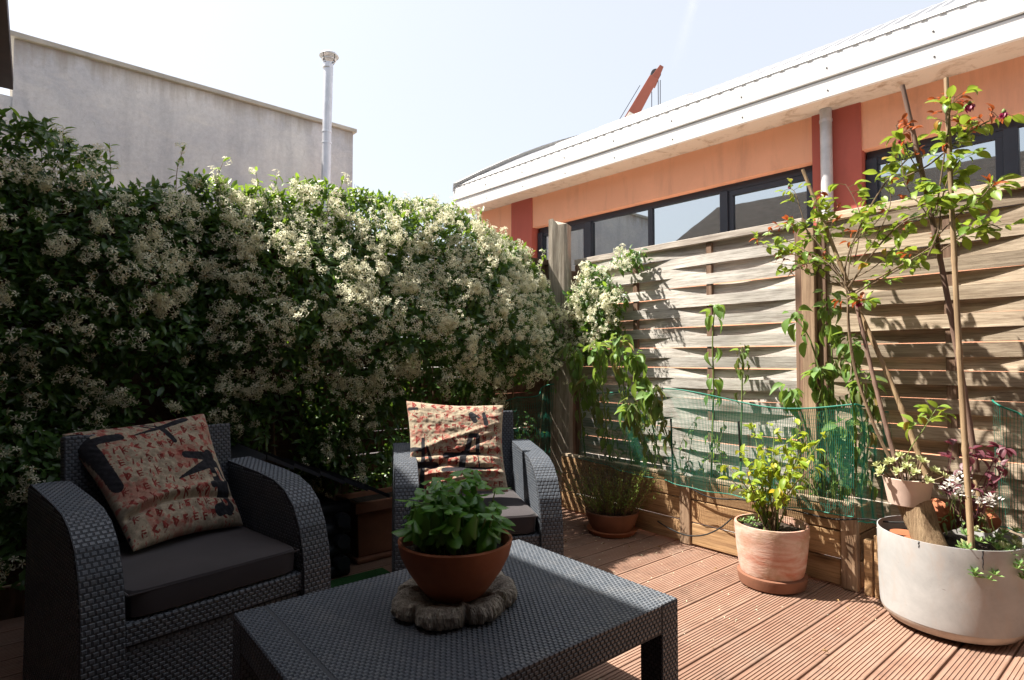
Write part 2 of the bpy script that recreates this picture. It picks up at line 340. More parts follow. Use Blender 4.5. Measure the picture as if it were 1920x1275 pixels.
def leaf(w=.45, fold=.12, droop=.25, n=4, tip=1.0, cup=0, wave=0):
    """unit-length leaf along +Y, upper face +Z; quads"""
    V = []; F = []
    for i in range(n + 1):
        t = i / n; hw = w * .5 * (math.sin(PI * min(1, t * .96 + .02)) ** .75) * (1 - .25 * t * tip) if 0 < i < n else .012
        z = -droop * t * t; y = t * (1 - .15 * droop * t)
        wv = wave * math.sin(t * 9)
        V += [(-hw, y, z + fold * hw * 2 - cup * hw * hw * 6 + wv), (0, y, z), (hw, y, z + fold * hw * 2 - cup * hw * hw * 6 - wv)]
    for i in range(n):
        a = i * 3; F += [(a, a + 1, a + 4, a + 3), (a + 1, a + 2, a + 5, a + 4)]
    return V, F
def lmesh(name, mat, **k):
    V, F = leaf(**k); return np_mesh(name, np.array(V), np.array(F), mat, True)
def frame(p, d, up=Vector((0, 0, 1)), s=1.0, roll=0):
    d = Vector(d).normalized(); x = d.cross(up)
    if x.length < 1e-3: x = Vector((1, 0, 0))
    x.normalize(); z = x.cross(d)
    m = Matrix((x, d, z)).transposed()
    if roll: m = m @ Matrix.Rotation(roll, 3, 'Y')
    m = (m * s).to_4x4(); m.translation = Vector(p); return m
def rv(a=1.0): return Vector((random.uniform(-a, a), random.uniform(-a, a), random.uniform(-a, a)))
def rdir():
    while True:
        v = rv()
        if .1 < v.length < 1: return v.normalized()

# ================================================================ SETTING
MB().grid(lambda a, b: (-150 + 300 * a, -150 + 300 * b, -.06), 4, 4).obj('ground', 'ground')['kind'] = 'structure'
go = MB().grid(lambda a, b: (-6 + 9 * a, 3.75 + 5.6 * b, -.052), 8, 8).obj('lawn', 'grass'); go['kind'] = 'structure'

# deck: grooved boards running along X
deck = MB().box((-.62, -1.6, -.058), (3.44, 3.44, -.036)).obj('deck', 'dark'); deck['kind'] = 'structure'
PITCH = .1535; BW = .1462
def deck_board_mesh(L):
    prof = []; ng = 10
    for i in range(ng):
        a = -BW / 2 + .003 + i * (BW - .006) / ng; s = (BW - .006) / ng
        prof += [(a, 0), (a + s * .66, 0), (a + s * .72, -.0032), (a + s * .94, -.0032)]
    prof += [(BW / 2 - .0005, -.002), (BW / 2, -.022), (-BW / 2, -.022), (-BW / 2, -.002)]
    n = len(prof); V = [(x, y, z) for x in (0, L) for y, z in prof]
    b = MB(); b.add(V, [(i, (i + 1) % n, n + (i + 1) % n, n + i) for i in range(n)] + [tuple(range(n)), tuple(range(n, 2 * n))[::-1]])
    me = b.mesh('deck_board', 'deck'); return me
_dm = {}
def board(x0, x1, y):
    L = round(x1 - x0, 2)
    if L not in _dm: _dm[L] = deck_board_mesh(L)
    put('deck_board', _dm[L], Matrix.Translation((x0, y, 0)) @ Matrix.Rotation(random.uniform(-.0012, .0012), 4, 'Z'), deck)
row = 0; y = 3.36
while y > -1.6:
    j = [1.15, 2.35, 1.75][row % 3]; j2 = {0: 2.9, 1: .35, 2: None}[row % 3]
    cuts = sorted([-.6, 3.42] + [c for c in (j, j2) if c])
    for a, b in zip(cuts, cuts[1:]): board(a, b - .004, y)
    y -= PITCH; row += 1

# ================================================================ BUILDINGS
# --- salmon building across the lane; local frame: +x into building, +y away along the facade
BR = R_(3.3)
wb = thing('workshop_building', 'salmon and red rendered building with ribbon windows and pale curved metal roof', 'building', (7, 2.8, 0), BR)
WM = ROOTM[wb.name]
def wpart(name, mb, mat, **k):
    mb.v = [tuple(WM @ Vector(p)) for p in mb.v]; return mb.obj(name, mat, k.pop('parent', wb), **k)
S0, S1 = -9, 6.3
SILL = 2.25; HEAD = 3.47
wins = [(4.74, .125), (-.40, -4.6)]
# wall: lower band, upper band, piers
wpart('wall', MB().box((.0, S0, -.06), (.3, S1, SILL)), 'orange')
wpart('wall', MB().box((.0, S0, HEAD), (.3, S1, 4.05)), 'orange')
wpart('wall', MB().box((0, 5.32, SILL), (.3, S1, HEAD)), 'orange')
wpart('wall', MB().box((0, S0, SILL), (.3, -5.1, HEAD)), 'orange')
for (a, b, f) in ((4.77, 5.30, 1), (-.39, .12, 1), (-5.1, -4.6, 1)):
    wpart('pilaster', MB().box((-.02, a, -.06), (.31, b, 4.04)), 'red')
wpart('back_wall', MB().box((.31, S0, -.06), (11, S1 - .02, 4.0)), 'orange')
def window(s_far, s_near, mull, parts):
    wf = MB(); x0, x1 = .13, .19
    wf.box((x0, s_near, HEAD - .09), (x1, s_far, HEAD)); wf.box((x0, s_near, SILL), (x1, s_far, SILL + .07))
    fr = wpart('window', wf, 'alu', bevel=.004)
    edges = [s_far] + mull + [s_near]
    for k, e in enumerate([s_far - .05] + mull + [s_near + .05]):
        wd = .055 if parts[k] else .04
        wpart('mullion', MB().box((x0 - (.03 if parts[k] else 0), e - wd, SILL + .07), (x1, e + wd, HEAD - .09)), 'alu', parent=fr, bevel=.004)
    for a, b in zip(edges, edges[1:]):
        wpart('pane', MB().box((x0 + .03, b + .02, SILL + .07), (x0 + .036, a - .02, HEAD - .09)), 'glass', parent=fr)
    # sashes set proud inside the end bays
    for a, b in ((edges[0], edges[1]), (edges[-2], edges[-1])):
        q = MB(); q.box((x0 + .0, b + .05, HEAD - .16), (x0 + .028, a - .05, HEAD - .092)); q.box((x0 + .0, b + .055, SILL + .07), (x0 + .028, b + .12, HEAD - .16)); q.box((x0 + .0, a - .12, SILL + .07), (x0 + .028, a - .055, HEAD - .16))
        wpart('sash', q, 'alu', parent=fr, bevel=.003)
window(4.74, .125, [3.60, 2.44, 1.28], [1, 1, 0, 1, 1])
window(-.40, -4.6, [-1.63, -2.9], [1, 1, 1, 1])
# soffit, fascia, gutter
wpart('soffit', MB().box((-.41, S0, 4.0), (.0, S1 + .1, 4.04)), 'soffit')
wpart('fascia', MB().box((-.45, S0, 3.985), (-.41, S1 + .15, 4.185)), 'fascia', bevel=.006)
wpart('fascia', MB().box((-.47, S0, 4.197), (-.41, S1 + .15, 4.415)), 'fascia', bevel=.008)
rv_ = MB()
for s in np.arange(-4.0, 6.2, .95):
    for z in (4.06, 4.3):
        x = -.4525 if z < 4.1 else -.4725; rv_.tube([(x + .004, s, z), (x - .003, s, z)], .009, 6)
wpart('rivets', rv_, 'dark')['kind'] = 'stuff'
def roofz(t): return 4.42 + .62 * t - .0275 * t * t
def roofN(t): sl = .62 - .055 * t; q = Vector((-sl, 0, 1)).normalized(); return q
NT = 16; rib = MB(); ribs = []
s = S0
while s < S1 + .1: ribs += [(s, 0), (s + .085, 0), (s + .10, .028), (s + .135, .028)]; s += .15
vs = []
for i in range(NT + 1):
    t = i * 11.2 / NT
    for (sy, hh) in ribs:
        nrm = roofN(t); vs.append((-.46 + t + nrm.x * hh, sy, roofz(t) + nrm.z * hh))
m_ = len(ribs)
rib.add(vs, [(i * m_ + k, i * m_ + k + 1, (i + 1) * m_ + k + 1, (i + 1) * m_ + k) for i in range(NT) for k in range(m_ - 1)])
roof = wpart('roof', rib, 'roof')
# smooth eave flashing strip and two rooflight upstands, end verge
fl = MB().grid(lambda a, b: (-.47 + .42 * b, S0 + (S1 + .15 - S0) * a, roofz(.42 * b) + .034), 1, 2); k_ = len(fl.v); fl.add([(-.05, S0, roofz(.42) + .0345), (-.05, S1 + .15, roofz(.42) + .0345), (-.045, S0, roofz(.42) - .01), (-.045, S1 + .15, roofz(.42) - .01)], [(0, 1, 3, 2)]); fl.box((-.462, S0, 4.40), (-.44, S1 + .12, 4.452))
wpart('eave_flashing', fl, 'fascia', parent=roof)
def strip(s0, s1, t0, t1, h, mat, name):
    q = MB()
    vs = [(-.46 + t, s_, roofz(t) + hh) for t in (t0, t1) for s_ in (s0, s1) for hh in (.0, h)]
    q.add(vs, [(0, 2, 3, 1), (4, 5, 7, 6), (1, 3, 7, 5), (0, 1, 5, 4), (2, 6, 7, 3)]); wpart(name, q, mat, parent=roof)
strip(2.5, 4.3, 1.75, 1.95, .06, 'fascia', 'rooflight'); strip(3.2, 5.0, 1.3, 1.42, .055, 'fascia', 'rooflight')
q = MB(); N = 14
q.grid(lambda a, b: (-.5 + 8 * a, S1 + .12 + .02 * b, roofz(8 * a) + .10 - .16 * b), N, 1); q.grid(lambda a, b: (-.5 + 8 * a, S1 - .05 + .17 * b, roofz(8 * a) + .10), N, 1)
wpart('verge', q, 'fascia', parent=roof)
# downpipe
dp = MB().tube([(-.10, -.06, 0), (-.10, -.06, 3.70), (-.10, -.06, 3.995)], .062, 16); wpart('downpipe', dp, 'pipe_old', auto=True)
for z in (3.85, 2.4): wpart('pipe_bracket', MB().tube([(-.10, -.06, z), (-.10, -.06, z + .03)], .068, 16), 'pipe')

# --- grey rendered gable building
gb = thing('grey_building', 'tall bare grey rendered wall with thin stone coping behind the flowering hedge', 'building', (2, 9.5, 0))
MB().add([(-.27, 9.5, -.05), (4.24, 9.5, -.05), (4.24, 9.5, 5.12), (-.27, 9.5, 5.19), (-.27, 16, -.05), (4.24, 16, -.05), (4.24, 16, 5.12), (-.27, 16, 5.19)],
         [(0, 1, 2, 3), (5, 4, 7, 6), (1, 5, 6, 2), (4, 0, 3, 7), (3, 2, 6, 7)]).obj('wall', 'grey_render', gb)
MB().add([(-2.6, 9.52, -.05), (-.272, 9.52, -.05), (-.272, 9.52, 4.45), (-2.6, 9.52, 4.5), (-2.6, 14, -.05), (-.272, 14, -.05), (-.272, 14, 4.45), (-2.6, 14, 4.5)],
         [(0, 1, 2, 3), (5, 4, 7, 6), (4, 0, 3, 7), (3, 2, 6, 7)]).obj('side_wall', 'grey_render', gb)
MB().add([(-.36, 9.44, 5.192), (4.29, 9.44, 5.122), (4.29, 9.44, 5.185), (-.36, 9.44, 5.262), (-.36, 16, 5.192), (4.29, 16, 5.122), (4.29, 16, 5.185), (-.36, 16, 5.262)],
         [(0, 1, 2, 3), (5, 4, 7, 6), (1, 5, 6, 2), (4, 0, 3, 7), (3, 2, 6, 7), (0, 4, 5, 1)]).obj('coping', 'coping', gb, bevel=.01)

# --- flue pipe with rain cap
fx, fy = 3.56, 9.0
fp = thing('flue_pipe', 'slim galvanised metal flue pipe with a round rain cap in front of the grey wall', 'flue', (fx, fy, 0))
MB().tube([(fx, fy, -.05), (fx, fy, 3), (fx + .01, fy, 4.75), (fx + .03, fy, 5.95)], .072, 20).obj('pipe', 'pipe', fp, auto=True)
for z in (4.62, 4.80, 5.86): MB().tube([(fx + .01, fy, z), (fx + .012, fy, z + .035)], .078, 20).obj('clamp_band', 'pipe', fp, auto=True)
MB().lathe([(.001, 6.15), (.06, 6.14), (.12, 6.105), (.155, 6.06), (.15, 6.055), (.11, 6.09), (.001, 6.12)], (fx + .035, fy, 0), 24, close=False).obj('rain_cap', 'pipe_old', fp, True)
MB().lathe([(.10, 6.0), (.115, 6.0), (.115, 6.015), (.10, 6.015)], (fx + .035, fy, 0), 24, close=False).obj('cap_ring', 'pipe', fp, True)
for k in range(4):
    a = k * PI / 2 + .4; MB().tube([(fx + .035 + .07 * math.cos(a), fy + .07 * math.sin(a), 5.93), (fx + .035 + .12 * math.cos(a), fy + .12 * math.sin(a), 6.01), (fx + .035 + .12 * math.cos(a), fy + .12 * math.sin(a), 6.10)], .006, 6).obj('bracket', 'dark', fp)

# --- the house the terrace belongs to, on the left
rc_ = None
hs = thing('terrace_house', 'house beside the terrace with dark timber eave, just inside the left edge', 'house', (-.8, 3, 0))
MB().box((-3.2, -4.5, -.05), (-.62, 8.0, 4.34)).obj('wall', 'house_brick', hs)
MB().box((-3.2, 8.0, 3.0), (-.42, 8.75, 4.30)).obj('wall', 'house_brick', hs)
MB().box((-.42, -4.5, 4.28), (-.245, 8.8, 4.42)).obj('eave_board', 'eave', hs)
MB().add([(-.5, -4.5, 4.40), (-.25, -4.5, 4.425), (-.25, 8.8, 4.425), (-.5, 8.8, 4.40), (-3.2, -4.5, 6.0), (-3.2, 8.8, 6.0)], [(1, 2, 5, 4), (0, 4, 5, 3), (0, 3, 2, 1)]).obj('roof', 'house_tiles', hs)
MB().box((-.62, -4.5, 4.30), (-.42, 8.8, 4.36)).obj('soffit', 'eave', hs)
MB().box((-.60, -1.62, 2.75), (1.35, .92, 2.83)).obj('sky_blocker', 'blocker_dark', hs)  # added slab out of view, hides overhead sky to deepen the shade
MB().box((-.62, .92, 2.75), (-.14, 3.0, 2.83)).obj('sky_blocker', 'blocker_dark', hs)  # added side strip out of view, keeps skylight off the left armchair
# unseen rear wing, added dark behind the camera to cut sky and bounce light
MB().box((-.60, -4.5, -.05), (5.2, -1.62, 5.2)).obj('rear_blocker', 'blocker_dark', hs)

# --- far crane
cr = thing('crane', 'red lattice-cutout crane jib tip rising beyond the curved metal roof', 'crane', (38.5, 28.5, 0))
def far(u, v, d): r = _ray(u, v); return Vector((0, 0, CAMZ)) + r * (d / 1085)
tip = far(1229, 140, 48); base = far(1160, 262, 48); ax = (tip - base); side = ax.cross(_F).normalized()
thick = _F
def jib(w0, w1, t0, t1, dz, mat, name, off=0):
    q = MB(); a = base + ax * t0 + side * off; b_ = base + ax * t1 + side * off
    vs = [p + side * sgn * ww * .5 + thick * dd for p, ww in ((a, w0), (b_, w1)) for sgn in (-1, 1) for dd in (-dz, dz)]
    q.add(vs, [(0, 1, 3, 2), (4, 6, 7, 5), (0, 4, 5, 1), (2, 3, 7, 6), (0, 2, 6, 4), (1, 5, 7, 3)]); return q.obj(name, mat, cr, bevel=.02)
base = far(1085, 395, 48); ax = tip - base
jib(1.5, .75, 0, .97, .35, 'crane', 'jib')
jib(.62, .48, .63, .70, .38, 'crane_white', 'panel', .12); jib(.70, .62, .54, .615, .38, 'crane_white', 'panel', .12)
MB().tube([tip - thick * .2, tip + thick * .2], .42, 18).obj('pulley', 'dark', cr)
jib(.8, .35, .93, 1.06, .25, 'crane', 'jib_head', -.1)
for (u, v0, v1, uu) in ((1238, 150, 205, 1238), (1234, 150, 208, 1235), (1222, 172, 210, 1222)):
    MB().tube([far(u, v0, 48), far(uu, v1 + 60, 48)], .03, 4).obj('cable', 'dark', cr)
MB().tube([far(1200, 160, 48), far(1140, 260, 48)], .035, 4).obj('cable', 'dark', cr)

# faint contrail
q = MB(); a = far(1262, 140, 1200); b_ = far(1318, -60, 1200)
for i in range(9):
    t = i / 8; p = a.lerp(b_, t); q.v += [tuple(p - _Rt * (18 - 5 * t)), tuple(p + _Rt * (18 - 5 * t))]
q.f = [(2 * i, 2 * i + 1, 2 * i + 3, 2 * i + 2) for i in range(8)]
co = q.obj('contrail', 'contrail'); uvl = co.data.uv_layers.new(name='UVMap')
for lp in co.data.loops: uvl.data[lp.index].uv = (lp.vertex_index % 2, (lp.vertex_index // 2) / 8)
co['kind'] = 'structure'

# ================================================================ FENCES
FX, FY = 3.45, 3.50
SLN = 26; SLP = 1.80 / 26
def slat_mesh(L, sign, mat, axis_y=True, amp=.0165, hgt=.0690):
    """slat along local +Y from 0..-L, bowing in X"""
    n = 24; V = []
    for i in range(n + 1):
        t = i / n; x = sign * amp * math.sin(2 * PI * t)
        tw = .002 * math.sin(4 * t + sign)
        for dx, dz in ((-.0035, -hgt / 2), (.0035, -hgt / 2), (.0035, hgt / 2), (-.0035, hgt / 2)):
            V.append((x + dx + tw * (1 if dz > 0 else -1), -L * t, dz))
    F = [(i * 4 + k, i * 4 + (k + 1) % 4, (i + 1) * 4 + (k + 1) % 4, (i + 1) * 4 + k) for i in range(n) for k in range(4)] + [(0, 3, 2, 1), (n * 4, n * 4 + 1, n * 4 + 2, n * 4 + 3)]
    b = MB(); b.add(V, F); me = b.mesh('slat', mat); return me
def fence_panel(label, origin, rz, L, z0, mats, group='woven slat fence panels', skip=(), x_off=0, railh=.045, slat_h=.0690):
    """origin: far end; runs towards local -Y"""
    sm, fm, rm = mats
    t = thing('woven_fence', label, 'fence', origin, rz, group); MW = ROOTM[t.name]
    def bx(name, lo, hi, mat):
        o = MB().box((0, 0, 0), tuple(h - l for l, h in zip(lo, hi))).obj(name, mat, None, bevel=.003)
        o.parent = t; o.location = lo; return o
    H = SLN * SLP
    bx('stile', (-.022, -.045, z0), (.022, 0, z0 + H + .0), fm); bx('stile', (-.022, -L, z0), (.022, -L + .045, z0 + H + .0), fm)
    bx('top_rail', (-.026, -L - .002, z0 + H + .003), (.026, .002, z0 + H + railh + .003), rm)
    for k in (1, 2): bx('batten', (-.0125, -L * k / 3 - .02, z0 + .01), (.0125, -L * k / 3 + .02, z0 + H), fm)
    ms = [slat_mesh(L - .03, s, sm, hgt=slat_h) for s in (1, -1)]
    for i in range(SLN):
        if i in skip: continue
        z = z0 + SLP * (i + .5)
        o = bpy.data.objects.new('slat', ms[i % 2]); COL.objects.link(o); o.parent = t
        o.location = (random.uniform(-.002, .002), -.015, z + random.uniform(-.0018, .0018)); o.rotation_euler = (random.uniform(-.003, .003), random.uniform(-.03, .03), 0)
    return t
fence_panel('greyed woven slat fence panel next to the corner, jasmine on its left end', (FX, 3.33, 0), 0, 1.83, .125, ('slat_grey', 'frame_brown', 'rail_grey'))
fence_panel('brown woven slat fence panel behind the white drum planter', (FX, 1.42, 0), 0, 1.83, .125, ('slat_brown', 'frame_brown', 'rail_tan'))
# back fence along X: local -Y -> world -X  => rotate so that -Y = -X : rz = -90deg
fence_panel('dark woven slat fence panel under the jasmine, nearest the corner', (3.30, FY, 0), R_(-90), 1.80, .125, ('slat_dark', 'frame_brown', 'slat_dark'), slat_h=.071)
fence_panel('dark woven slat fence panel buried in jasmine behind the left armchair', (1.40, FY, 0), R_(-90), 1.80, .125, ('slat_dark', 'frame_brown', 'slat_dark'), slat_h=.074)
def post(label, x, y, s, z1, mat, z0=-.05, name='fence_post', cat='post'):
    o = MB().box((0, 0, 0), (s, s, z1 - z0)).obj(name, mat, None, bevel=.004); o.location = (x - s / 2, y - s / 2, z0); return tag(o, label, cat)
post('square brown post between the grey and the brown slat panels', FX - .015, 1.46, .072, 1.90, 'post_tan')
post('dark post between the two jasmine covered slat panels', 1.45, FY, .08, 1.98, 'frame_brown')
post('dark thin post at the corner, right of the jasmine hedge', 3.335, FY - .01, .06, 1.9, 'frame_brown')
kb = MB().box((-.60, FY - .012, -.05), (3.32, FY + .02, .122)).obj('gravel_board', 'frame_brown'); tag(kb, 'dark gravel board along the foot of the jasmine fence', 'board')
# thick weathered timber at the corner
tp = MB(); px, py = 3.33, 3.40; ang = R_(-66); Mt = Matrix.Translation((px, py, 0)) @ Matrix.Rotation(ang, 4, 'Z')
def timber(a, b):
    n = 40; pass
sec = [(-.083, -.04), (-.045, -.046), (0, -.043), (.05, -.046), (.083, -.038), (.085, .04), (-.08, .042)]
NZ = 26
for i in range(NZ + 1):
    z = -.05 + (2.28 + .05) * i / NZ
    for k, (a, b) in enumerate(sec):
        zz = z + ((.035 if a < 0 else -.03) * (i == NZ)) + (random.uniform(-.012, .012) if i == NZ else 0)
        g = noise.noise(Vector((a * 20, b * 20, z * 2.2))) * .008
        tp.v.append(tuple(Mt @ Vector((a + g + .006 * math.sin(z * 1.7), b + g * .6, zz))))
ns = len(sec)
tp.f = [(i * ns + k, i * ns + (k + 1) % ns, (i + 1) * ns + (k + 1) % ns, (i + 1) * ns + k) for i in range(NZ) for k in range(ns)] + [tuple(NZ * ns + k for k in range(ns))]
post('dark square corner post tucked behind the thick timber, right side', 3.40, 3.39, .10, 1.88, 'frame_brown')
tag(tp.obj('timber_post', 'post'), 'thick weathered grey timber post standing tallest at the fence corner', 'post')

# ================================================================ PLANTER along the right fence
pl = thing('wooden_planter', 'long low timber planter box with horizontal boards along the slat fence', 'planter', (3.15, 2.1, 0))
PX = 3.16; PY0, PY1 = 1.12, 3.22
def wb_(name, lo, hi, mat, parent=pl, bevel=.004):
    o = MB().box((0, 0, 0), tuple(h - l for l, h in zip(lo, hi))).obj(name, mat, None, bevel=bevel)
    o.parent = parent; o.location = Vector(lo) - ROOTM[parent.name].translation; return o
ys = [PY1, 2.14, 1.62, 1.20]
for k, (a, b) in enumerate(((2.16, PY1), (1.22, 2.08))):
    for i, (z0, z1) in enumerate(((.012, .142), (.147, .282), (.287, .405))):
        wb_('board', (PX, a, z0), (PX + .022, b, z1 - .002), 'planter_wood')
for (y0, y1) in ((2.085, 2.155), (1.50, 1.57), (1.14, 1.215)):
    wb_('upright', (PX - .012, y0, .004), (PX + .03, y1, .42), 'post_tan')
for i in range(3): wb_('board', (PX + .035, 1.14, .012 + .135 * i), (FX - .03, 1.16, .14 + .135 * i), 'planter_wood')
wb_('rail', (PX + .0, PY0 + .03, .407), (PX + .05, 2.08, .428), 'rail_tan'); wb_('rail', (PX + .0, 2.16, .407), (PX + .05, PY1, .428), 'rail_tan')
wb_('short_stake', (PX - .01, 1.03, 0), (PX + .03, 1.065, .30), 'planter_wood'); wb_('short_stake', (PX - .01, 1.075, 0), (PX + .03, 1.11, .27), 'planter_wood')
so_ = MB().grid(lambda a, b: (PX + .024 + (FX - .05 - PX) * a, 1.17 + (PY1 - 1.17) * b, .36 + .02 * noise.noise(Vector((a * 3, b * 20, 0)))), 4, 40).obj('soil', 'soil', pl); so_['kind'] = 'stuff'

# green net wrapped in front of the planter plants
def net(name, label, P, nu, nv, W, H, hem=True, wv=.0030, wh=.0012):
    """P(a,b) surface; nu vertical threads, nv horizontal"""
    t = thing(name, label, 'net', P(0.5, 0)); V = []; F = []
    def ribbon(pts, half):
        k = len(V)
        for p, h_ in pts: V.extend([tuple(p - h_), tuple(p + h_)])
        F.extend([(k + 2 * i, k + 2 * i + 1, k + 2 * i + 3, k + 2 * i + 2) for i in range(len(pts) - 1)])
    for i in range(nu + 1):
        a = i / nu; pts = []
        for j in range(13):
            b = j / 12; p = Vector(P(a, b)); d = (Vector(P(min(1, a + .004), b)) - Vector(P(max(0, a - .004), b))).normalized(); pts.append((p, d * wv * .5))
        ribbon(pts, 0)
    for j in range(nv + 1):
        b = j / nv; pts = []
        for i in range(61):
            a = i / 60; pts.append((Vector(P(a, b)) + Vector((-.0008, 0, 0)), Vector((0, 0, wh * .5))))
        ribbon(pts, 0)
    me = np_mesh('mesh_cloth', np.array(V), np.array(F), 'net'); o = bpy.data.objects.new('mesh_cloth', me); link(o, t)
    if hem:
        MB().tube([P(i / 60, 1) for i in range(61)], .004, 6).obj('hem', 'netband', t); MB().tube([P(i / 60, 0) for i in range(61)], .003, 6).obj('hem', 'netband', t)
    return t
def P1(a, b):
    y = 1.13 + (2.95 - 1.13) * a; z0 = .385 - .03 * math.sin(a * PI) + .05 * a; z1 = .93 - .022 * math.sin(a * PI * 2.2) - .02 * math.sin(a * 9)
    x = 3.10 + .018 * math.sin(a * 23) * (1 - .5 * b) + .012 * math.sin(a * 51 + 2) * (1 - b) + (.05 * math.sin(b * PI) * math.sin(a * 7 + .4)) * .6 - .025 * (1 - b)
    return Vector((x, y, z0 + (z1 - z0) * b))
net('shade_net', 'long green mesh net stretched in front of the planter box plants', P1, 200, 26, 1.8, .55)
def P2(a, b):
    c0 = Vector((3.13, 1.12, 0)); x = 3.12 + .26 * a + .01 * math.sin(a * 20); return Vector((x, 1.12 - .06 * a + .01 * math.sin(b * 7), .36 + (.93 - .36) * b - .05 * a))
net('net_end', 'end flap of green mesh net folded back beside the white drum', P2, 34, 22, .3, .55)
def P3(a, b):
    return Vector((3.25 + .03 * math.sin(a * 9 + b * 3), .62 - .16 * a, .42 + .45 * b + .1 * (1 - a) * b))
net('net_scrap', 'small green net scrap hanging at the right edge of the photo', P3, 16, 16, .2, .4)
def P4(a, b):
    return Vector((2.62 + .50 * a, 3.32 - .05 * a + .04 * math.sin(a * 14 + b * 2) , .30 + (.52 + .12 * a) * b + .02 * math.sin(a * 8)))
net('dark_net', 'shaded green net hung across the corner behind the right armchair', P4, 50, 22, .6, .5)
for (u, v0, v1) in ((1258, 785, 905), (1385, 790, 865)):
    a = at_x(u, v0, 3.075); b_ = at_x(u + 4, v1, 3.075); tag(MB().tube([a, b_], .006, 8).obj('thin_stake', 'black'), 'thin black stake holding the green net, ' + ('left one' if u < 1300 else 'right one behind the lime bush'), 'stake', 'black stakes of the net')

# ================================================================ RATTAN FURNITURE
def weave(fn, W, H, cw=.0195, ch=.0125, hgt=.0017, flip=False):
    """fn(u,v)->(pos,normal) with u in metres 0..W, v 0..H ; returns V,F of woven pillows"""
    V = []; F = []; nr = max(1, round(H / ch)); nc = max(1, round(W / cw)); cw = W / nc; ch = H / nr
    for r in range(nr):
        off = .5 * cw if r % 2 else 0
        for c in range(-1, nc + 1):
            a0 = c * cw + off + cw * .06; a1 = a0 + cw * .86
            a0 = max(a0, 0.0); a1 = min(a1, W)
            if a1 - a0 < cw * .2: continue
            b0 = r * ch + ch * .02; b1 = r * ch + ch * .985
            k = len(V); ia = min(cw * .13, (a1 - a0) * .3); ib = ch * .20
            for (a, b, h_) in ((a0, b0, -.0012), (a1, b0, -.0012), (a1, b1, -.0012), (a0, b1, -.0012), (a0 + ia, b0 + ib, hgt), (a1 - ia, b0 + ib, hgt), (a1 - ia, b1 - ib, hgt), (a0 + ia, b1 - ib, hgt)):
                p, n_ = fn(a, b); V.append(tuple(p + n_ * h_))
            fs = [(k + 4, k + 5, k + 6, k + 7), (k, k + 1, k + 5, k + 4), (k + 1, k + 2, k + 6, k + 5), (k + 2, k + 3, k + 7, k + 6), (k + 3, k, k + 4, k + 7)]
            F += fs
    return V, F
def plane_fn(o, ux, uy):
    o = Vector(o); ux = Vector(ux).normalized(); uy = Vector(uy).normalized(); n_ = ux.cross(uy)
    return lambda a, b: (o + ux * a + uy * b, n_)
class WB:
    """solid core + woven skin joined into one part"""
    def __init__(s): s.core = MB(); s.V = []; s.F = []
    def skin(s, fn, W, H, **k):
        V, F = weave(fn, W, H, **k); n = len(s.V); s.V += V; s.F += [tuple(i + n for i in f) for f in F]
    def face(s, o, ux, uy, W, H, **k): s.skin(plane_fn(o, ux, uy), W, H, **k)
    def obj(s, name, parent):
        n = len(s.core.v); me = bpy.data.meshes.new(name)
        me.from_pydata(s.core.v + s.V, [], s.core.f + [tuple(i + n for i in f) for f in s.F])
        me.materials.append(M['rattan_gap']); me.materials.append(M['rattan'])
        mi = [0] * len(s.core.f) + [1] * len(s.F); me.polygons.foreach_set('material_index', mi); me.update()
        o = bpy.data.objects.new(name, me); link(o, parent); return o
    def boxw(s, lo, hi, faces='+z-x+x-y+y', cw=.0195, ch=.0125):
        s.core.box(lo, hi); (a, b, c), (d, e, g) = lo, hi; k = dict(cw=cw, ch=ch)
        if '+z' in faces: s.face((a, b, g), (1, 0, 0), (0, 1, 0), d - a, e - b, **k)
        if '-y' in faces: s.face((a, b, c), (1, 0, 0), (0, 0, 1), d - a, g - c, **k)
        if '+y' in faces: s.face((d, e, c), (-1, 0, 0), (0, 0, 1), d - a, g - c, **k)
        if '-x' in faces: s.face((a, e, c), (0, -1, 0), (0, 0, 1), e - b, g - c, **k)
        if '+x' in faces: s.face((d, b, c), (0, 1, 0), (0, 0, 1), e - b, g - c, **k)

